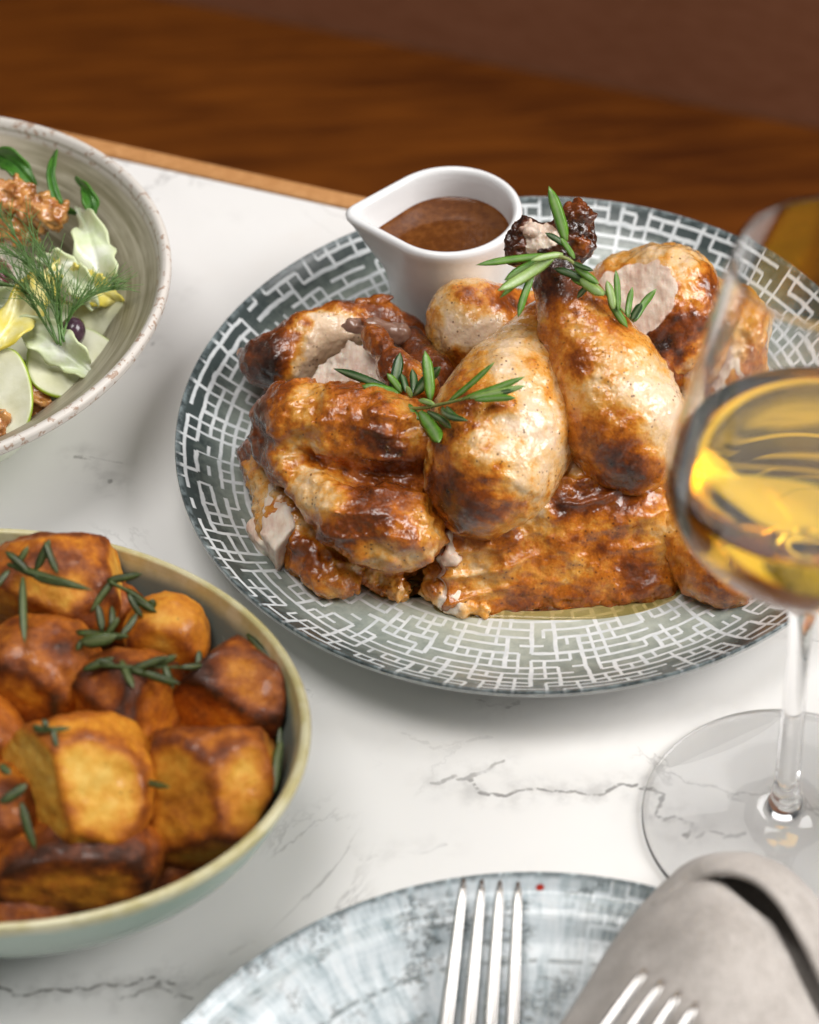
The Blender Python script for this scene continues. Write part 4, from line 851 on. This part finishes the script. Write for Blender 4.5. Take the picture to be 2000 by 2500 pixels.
# ------------------------------------------------------------------ front plate
FC = np.array([.0245, .4107, 0])
def mat_front():
    n = Nt('brushed_glaze'); c = n.coord('Object'); x, y, z, r, th = polar(n, c)
    wob = (n.noise(c, 45, 3)-.5)
    rad = n.noise(n.comb(th*150.+wob*2., r*45., 1.), 1.0, 4, .6); rad2 = n.noise(n.comb(th*420., r*70., 5.), 1.0, 4, .65)
    ring = n.noise(n.comb(th*22., (r+wob*.004)*620., 2.), 1.0, 4, .65)
    v = rad*.5+rad2*.3+ring*.2
    col = n.ramp(v, [(.28, (.16, .21, .23)), (.41, (.38, .45, .48)), (.51, (.60, .66, .69)), (.64, (.74, .77, .79))])
    crack = n.mr((n.noise(n.comb(th*60., r*130., 8.), 1.0, 5, .7)-.5).abs(), .05, .0)*n.mr(n.noise(c, 55, 3), .46, .60)
    col = n.mix(crack*.8, col, (.075, .085, .08))
    grid_ = maze(n, r, th, .0042, 150., .0006, 3., .35, .35, wob)                     # woven print worn through on one side
    side = n.mr(x+(n.noise(c, 30, 3)-.5)*.05, .004, .05)
    weave = n.mix(grid_, n.mix(n.mr(rad2, .4, .6), (.16, .19, .19), (.46, .51, .52)), (.70, .74, .76))
    col = n.mix(side*.80, col, weave)
    ringl = n.mr((r-.1060+wob*.003).abs(), .0012, .0003)*n.mr(rad, .40, .55); col = n.mix(ringl*.75, col, (.10, .125, .125))
    blot = n.mr(n.noise(vadd(n, c, (3, 1, 0)), 38, 4), .56, .70)*n.mr(r, .10, .075); col = n.mix(blot*.85, col, (.055, .05, .035))
    lip = n.mr(r+(rad2-.5)*.003, .1325, .1342)*n.mr(rad, .36, .52); col = n.mix(lip*.8, col, (.07, .095, .10))
    red = n.mr(n.math('SQRT', (x-.0118)*(x-.0118)*.35+(y-.1302)*(y-.1302)), .0011, .0006); col = n.mix(red, col, (.42, .035, .02))
    return n.set(color=col, rough=.2, spec=.5, normal=n.bump(v, .35, .0012))
V, F = lathe(plate_profile(.135, .020, .082, .0065), 192)
o = link('dinner_plate', mesh('dinner_plate', V, F), mat_front(), label='white and blue-grey brushed stoneware plate with a fork on it', cat='plate'); o.location = FC

# ------------------------------------------------------------------ forks
n = Nt('polished_steel'); c = n.coord('Object')
M_STEEL = n.set(color=(.50, .485, .47), metal=1., rough=n.mr(n.noise(c, 120, 3), .3, .7, .26, .36))
def fork(tip, direction, normal, label, group='forks at the front setting'):
    """tip: middle of the tine tips; direction points from the tips to the handle"""
    D = np.array(direction, float); D /= np.linalg.norm(D); Nn = np.array(normal, float); Nn -= D*(Nn@D); Nn /= np.linalg.norm(Nn); S = np.cross(Nn, D); tip = np.array(tip)
    L = lambda x, y, z: tip+D*x+S*y+Nn*z
    zc = lambda x: -.0105*math.sin(min(max(x/.085, 0), 1)*math.pi*.62)+.0
    root = empty('fork', L(.1, 0, zc(.1)), label=label, cat='fork', group=group)
    for k in range(4):
        y0 = (k-1.5)*.0060; y1 = (k-1.5)*.0073
        C = [L(x, y0+(y1-y0)*(x/.058), zc(x)) for x in np.linspace(0, .060, 16)]; t = np.linspace(0, 1, 16)
        V, F = sweep(C, np.interp(t, [0, .04, .12, 1], [.0012, .0024, .0032, .0056]), np.interp(t, [0, .06, 1], [.0009, .0019, .0024]), Nn, 10, 3.2); link('tine', mesh('tine', V, F), M_STEEL, root)
    xs = np.linspace(.054, .096, 14); V, F = sweep([L(x, 0, zc(x)) for x in xs], np.interp(xs, [.054, .06, .072, .084, .096], [.0262, .0272, .0262, .0170, .0088]), .0024, Nn, 16, 3.4); link('head', mesh('head', V, F), M_STEEL, root)
    xs = np.linspace(.094, .205, 16); V, F = sweep([L(x, 0, zc(.094)+.004*math.sin((x-.094)/.111*3.14)) for x in xs], np.interp(xs, [.094, .12, .17, .195, .205], [.0090, .0075, .0135, .0160, .0120]), np.interp(xs, [.094, .12, .205], [.0026, .0036, .0028]), Nn, 14, 2.8); link('handle', mesh('handle', V, F), M_STEEL, root)
    return root
tp = PX(1199, 2150, .026); hd = PX(1152, 2620, .022)
fork(tp, hd-tp, (0, 0, 1), 'steel fork lying bare on the brushed plate with its tines over the rim')

# ------------------------------------------------------------------ napkin
def cloth(rows, amp=.0012):
    G0 = np.array([[PX(*p) for p in row] for row in rows]); m = G0.shape[1]
    G1 = np.array([smoothp(G0[:, q], 9) for q in range(m)]).transpose(1, 0, 2); G2 = np.array([smoothp(r, 9) for r in G1])
    fl = G2.reshape(-1, 3); fl = fl+np.array([0, 0, 1])*(amp*fbm(fl*55, 3, 3))[:, None]; return grid(fl.reshape(G2.shape))
FRONT = [[(1270, 2660, .030), (1440, 2650, .045), (1640, 2650, .052), (1860, 2650, .050), (2090, 2650, .040)],
         [(1408, 2450, .030), (1520, 2450, .046), (1670, 2450, .054), (1830, 2460, .052), (1988, 2475, .042)],
         [(1505, 2300, .029), (1590, 2298, .045), (1700, 2300, .054), (1810, 2305, .053), (1918, 2325, .043)],
         [(1582, 2200, .027), (1650, 2193, .042), (1730, 2200, .050), (1800, 2215, .050), (1878, 2255, .042)],
         [(1650, 2140, .024), (1700, 2140, .036), (1745, 2155, .042), (1780, 2175, .042), (1812, 2212, .036)],
         [(1690, 2120, .018), (1712, 2122, .024), (1732, 2130, .028), (1748, 2142, .028), (1760, 2160, .026)]]
BACK = [[(1600, 2230, .022), (1590, 2215, .030), (1600, 2215, .036), (1625, 2220, .038)],
        [(1650, 2150, .012), (1648, 2142, .026), (1662, 2150, .038), (1690, 2168, .041)],
        [(1708, 2118, .008), (1702, 2104, .024), (1712, 2110, .040), (1738, 2138, .047)],
        [(1770, 2105, .006), (1766, 2088, .024), (1772, 2094, .042), (1796, 2136, .051)],
        [(1845, 2110, .006), (1840, 2092, .024), (1842, 2100, .043), (1855, 2158, .052)],
        [(1925, 2145, .006), (1915, 2125, .024), (1915, 2140, .043), (1916, 2222, .051)],
        [(2000, 2215, .006), (1988, 2195, .024), (1985, 2220, .042), (1966, 2310, .048)],
        [(2075, 2320, .006), (2062, 2300, .022), (2055, 2330, .039), (2014, 2420, .044)],
        [(2150, 2480, .006), (2140, 2460, .020), (2130, 2490, .036), (2068, 2580, .040)]]
UNDER = [[(1660, 2180, .018), (1780, 2150, .016), (1900, 2165, .014), (1990, 2230, .012)], [(1600, 2320, .021), (1760, 2300, .022), (1920, 2310, .020), (2060, 2350, .014)], [(1500, 2540, .022), (1720, 2540, .024), (1950, 2540, .022), (2130, 2540, .016)]]
n = Nt('linen'); c = n.coord('Object'); uv = n.coord('UV')
wv = n.voro(c, 1500); nz = n.noise(c, 60, 4); thr = n.noise(vmul(n, c, (1, .15, 1)), 1400, 3)*.5+n.noise(vmul(n, c, (.15, 1, 1)), 1400, 3)*.5
M_LIN = n.set(color=n.mix(n.mr(nz*.4+thr*.6, .36, .62), (.37, .335, .305), (.53, .49, .455)), rough=.9, spec=.15, sheen=.25, normal=n.bump(thr*.7+wv*.3, .5, .0008))
nk = empty('napkin', PX(1700, 2300, .02), label='folded greige linen napkin draped over the edge of the brushed plate', cat='napkin')
for nm, rows in (('front_fold', FRONT), ('back_fold', BACK), ('under_fold', UNDER)):
    V, F = cloth(rows); o = link(nm, mesh(nm, V, F), M_LIN, nk); m = o.modifiers.new('thickness', 'SOLIDIFY'); m.thickness = .0022; m.offset = 0
t2 = PX(1640, 2408, .0655); h2 = PX(1640-101*3, 2408+150*3, .060)
fork(t2, h2-t2, PX(1690, 2450, .0655)-PX(1690, 2450, .0)+np.array([-.02, -.02, 0]), 'steel fork resting on the linen napkin with its tines towards the fold')
